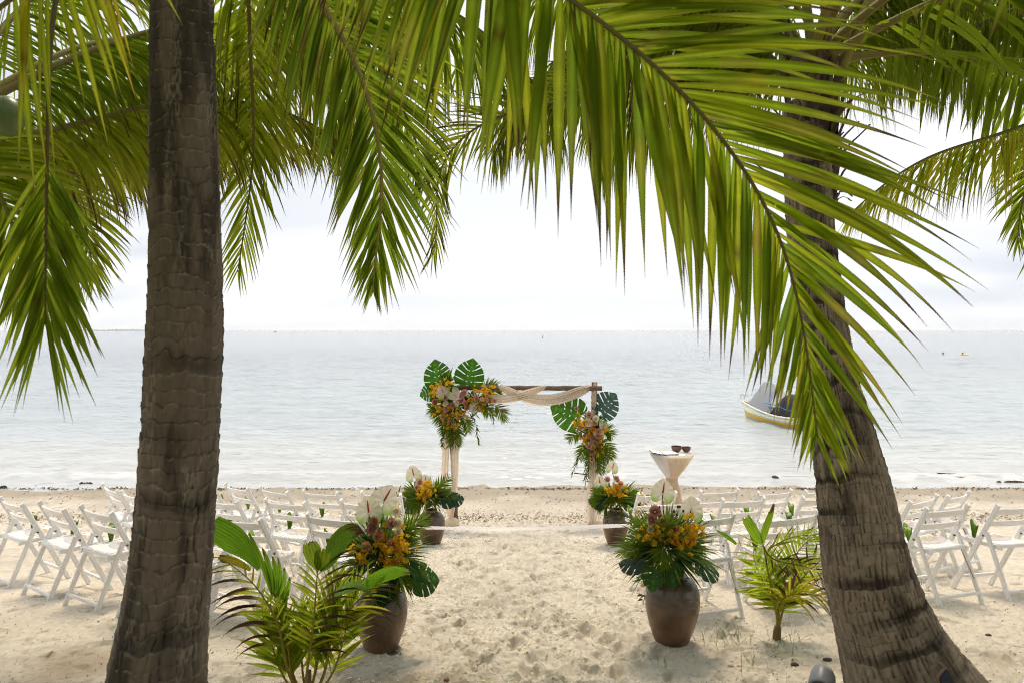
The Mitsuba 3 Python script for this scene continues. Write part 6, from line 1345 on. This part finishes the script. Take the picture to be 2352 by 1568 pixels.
V, F, C = blades(P0, D0, unit(np.cross(D0, rng.normal(size=(n, 3)))), rng.uniform(.06, .20, n), rng.uniform(.0012, .0028, n), rng.uniform(3, 10, n), np.array([0.10, 0.20, 0.02]) * rng.uniform(.6, 1.4, (n, 1)), rng, 6)
thing('grass', Mesh().add(V.reshape(-1, 3), (F[None] + (np.arange(n) * V.shape[1])[:, None, None]).reshape(-1, 3), C.reshape(-1, 3)).ply('leaf'), 'thin green grass blades by the leaning trunk', 'grass', None, 'stuff')

# garden spotlight and the dark panel on the trunk
key = new('spotlight', 'grey garden spotlight at the foot of the leaning trunk', 'spotlight'); c = P(1889, 1562, 3.55); d = unit([-0.42, -0.72, -0.42])
v, q = lathe(np.array([(0, 0.075), (0.03, 0.073), (0.050, 0.060), (0.060, 0.035), (0.064, 0.0), (0.066, -0.03), (0.066, -0.05), (0.060, -0.052), (0.052, -0.05), (0.050, -0.03)]) * [1, -1], 40)
part(key, 'housing', Mesh().add(orient(v, d) + c, q, (0.22, 0.235, 0.26)).ply('glossy', True))
v, q = lathe(np.array([(0, 0.026), (0.03, 0.028), (0.051, 0.028)]), 30); part(key, 'lens', Mesh().add(orient(v, d) + c, q, (0.03, 0.035, 0.035)).ply('glossy', True))
part(key, 'spike', Mesh().add(*tube(np.array([c - [0, 0, 0.04], [c[0], c[1] + 0.02, ground(c[0], c[1]) - 0.08]]), 0.014, 10), (0.05, 0.05, 0.055)).ply('matte', True))
key = new('solar_panel', 'small dark rounded panel fixed to the foot of the leaning trunk', 'panel')
cc = P(2174, 1582, 3.10); n_ = unit([0.50, -0.84, 0.20]); up_ = unit(P(2037, 1450, 3.45) - P(2150, 1680, 3.4)); up_ = unit(up_ - (up_ @ n_) * n_); ri = np.cross(up_, n_)
for nm, w, h, dpt, col in (('frame', 0.046, 0.088, 0.0, (0.16, 0.10, 0.06)), ('glass', 0.040, 0.082, 0.006, (0.010, 0.014, 0.026))):
    poly = Polygon([(-w, -h), (w, -h), (w, h), (-w, h)]).buffer(-0.014).buffer(0.014); mm_ = trimesh.creation.extrude_polygon(poly, 0.012, engine='earcut'); vv = np.array(mm_.vertices)
    part(key, nm, Mesh().add(vv[:, :1] * ri + vv[:, 1:2] * up_ + (vv[:, 2:] + dpt) * n_ + cc, mm_.faces, col).ply('matte'))
s_ = trimesh.creation.icosphere(4, 1.0); v = np.array(s_.vertices) * [0.085, 0.085, 0.11]
thing('coconut', Mesh().add(v + P(16, 268, 3.75), s_.faces, np.array([0.11, 0.16, 0.05]) * (0.85 + 0.3 * meshkit.fbm(v * 12, 3, 2))[:, None]).ply('glossy', True), 'green coconut hanging among the fronds at the left edge', 'coconut')

# ---------------------------------------------------------------- sea air
scene['air'] = {'type': 'homogeneous', 'albedo': {'type': 'rgb', 'value': [0.95, 0.955, 0.96]}, 'sigma_t': 0.000035}
scene['haze'] = {'type': 'cube', 'to_world': T4().translate([0, 0, 100]).scale([20000, 20000, 110]), 'bsdf': {'type': 'null'}, 'interior': {'type': 'ref', 'id': 'air'}}
tag('haze', 'thin sea haze that pales the horizon', None, None, 'stuff')
scene['camera']['medium'] = {'type': 'ref', 'id': 'air'}
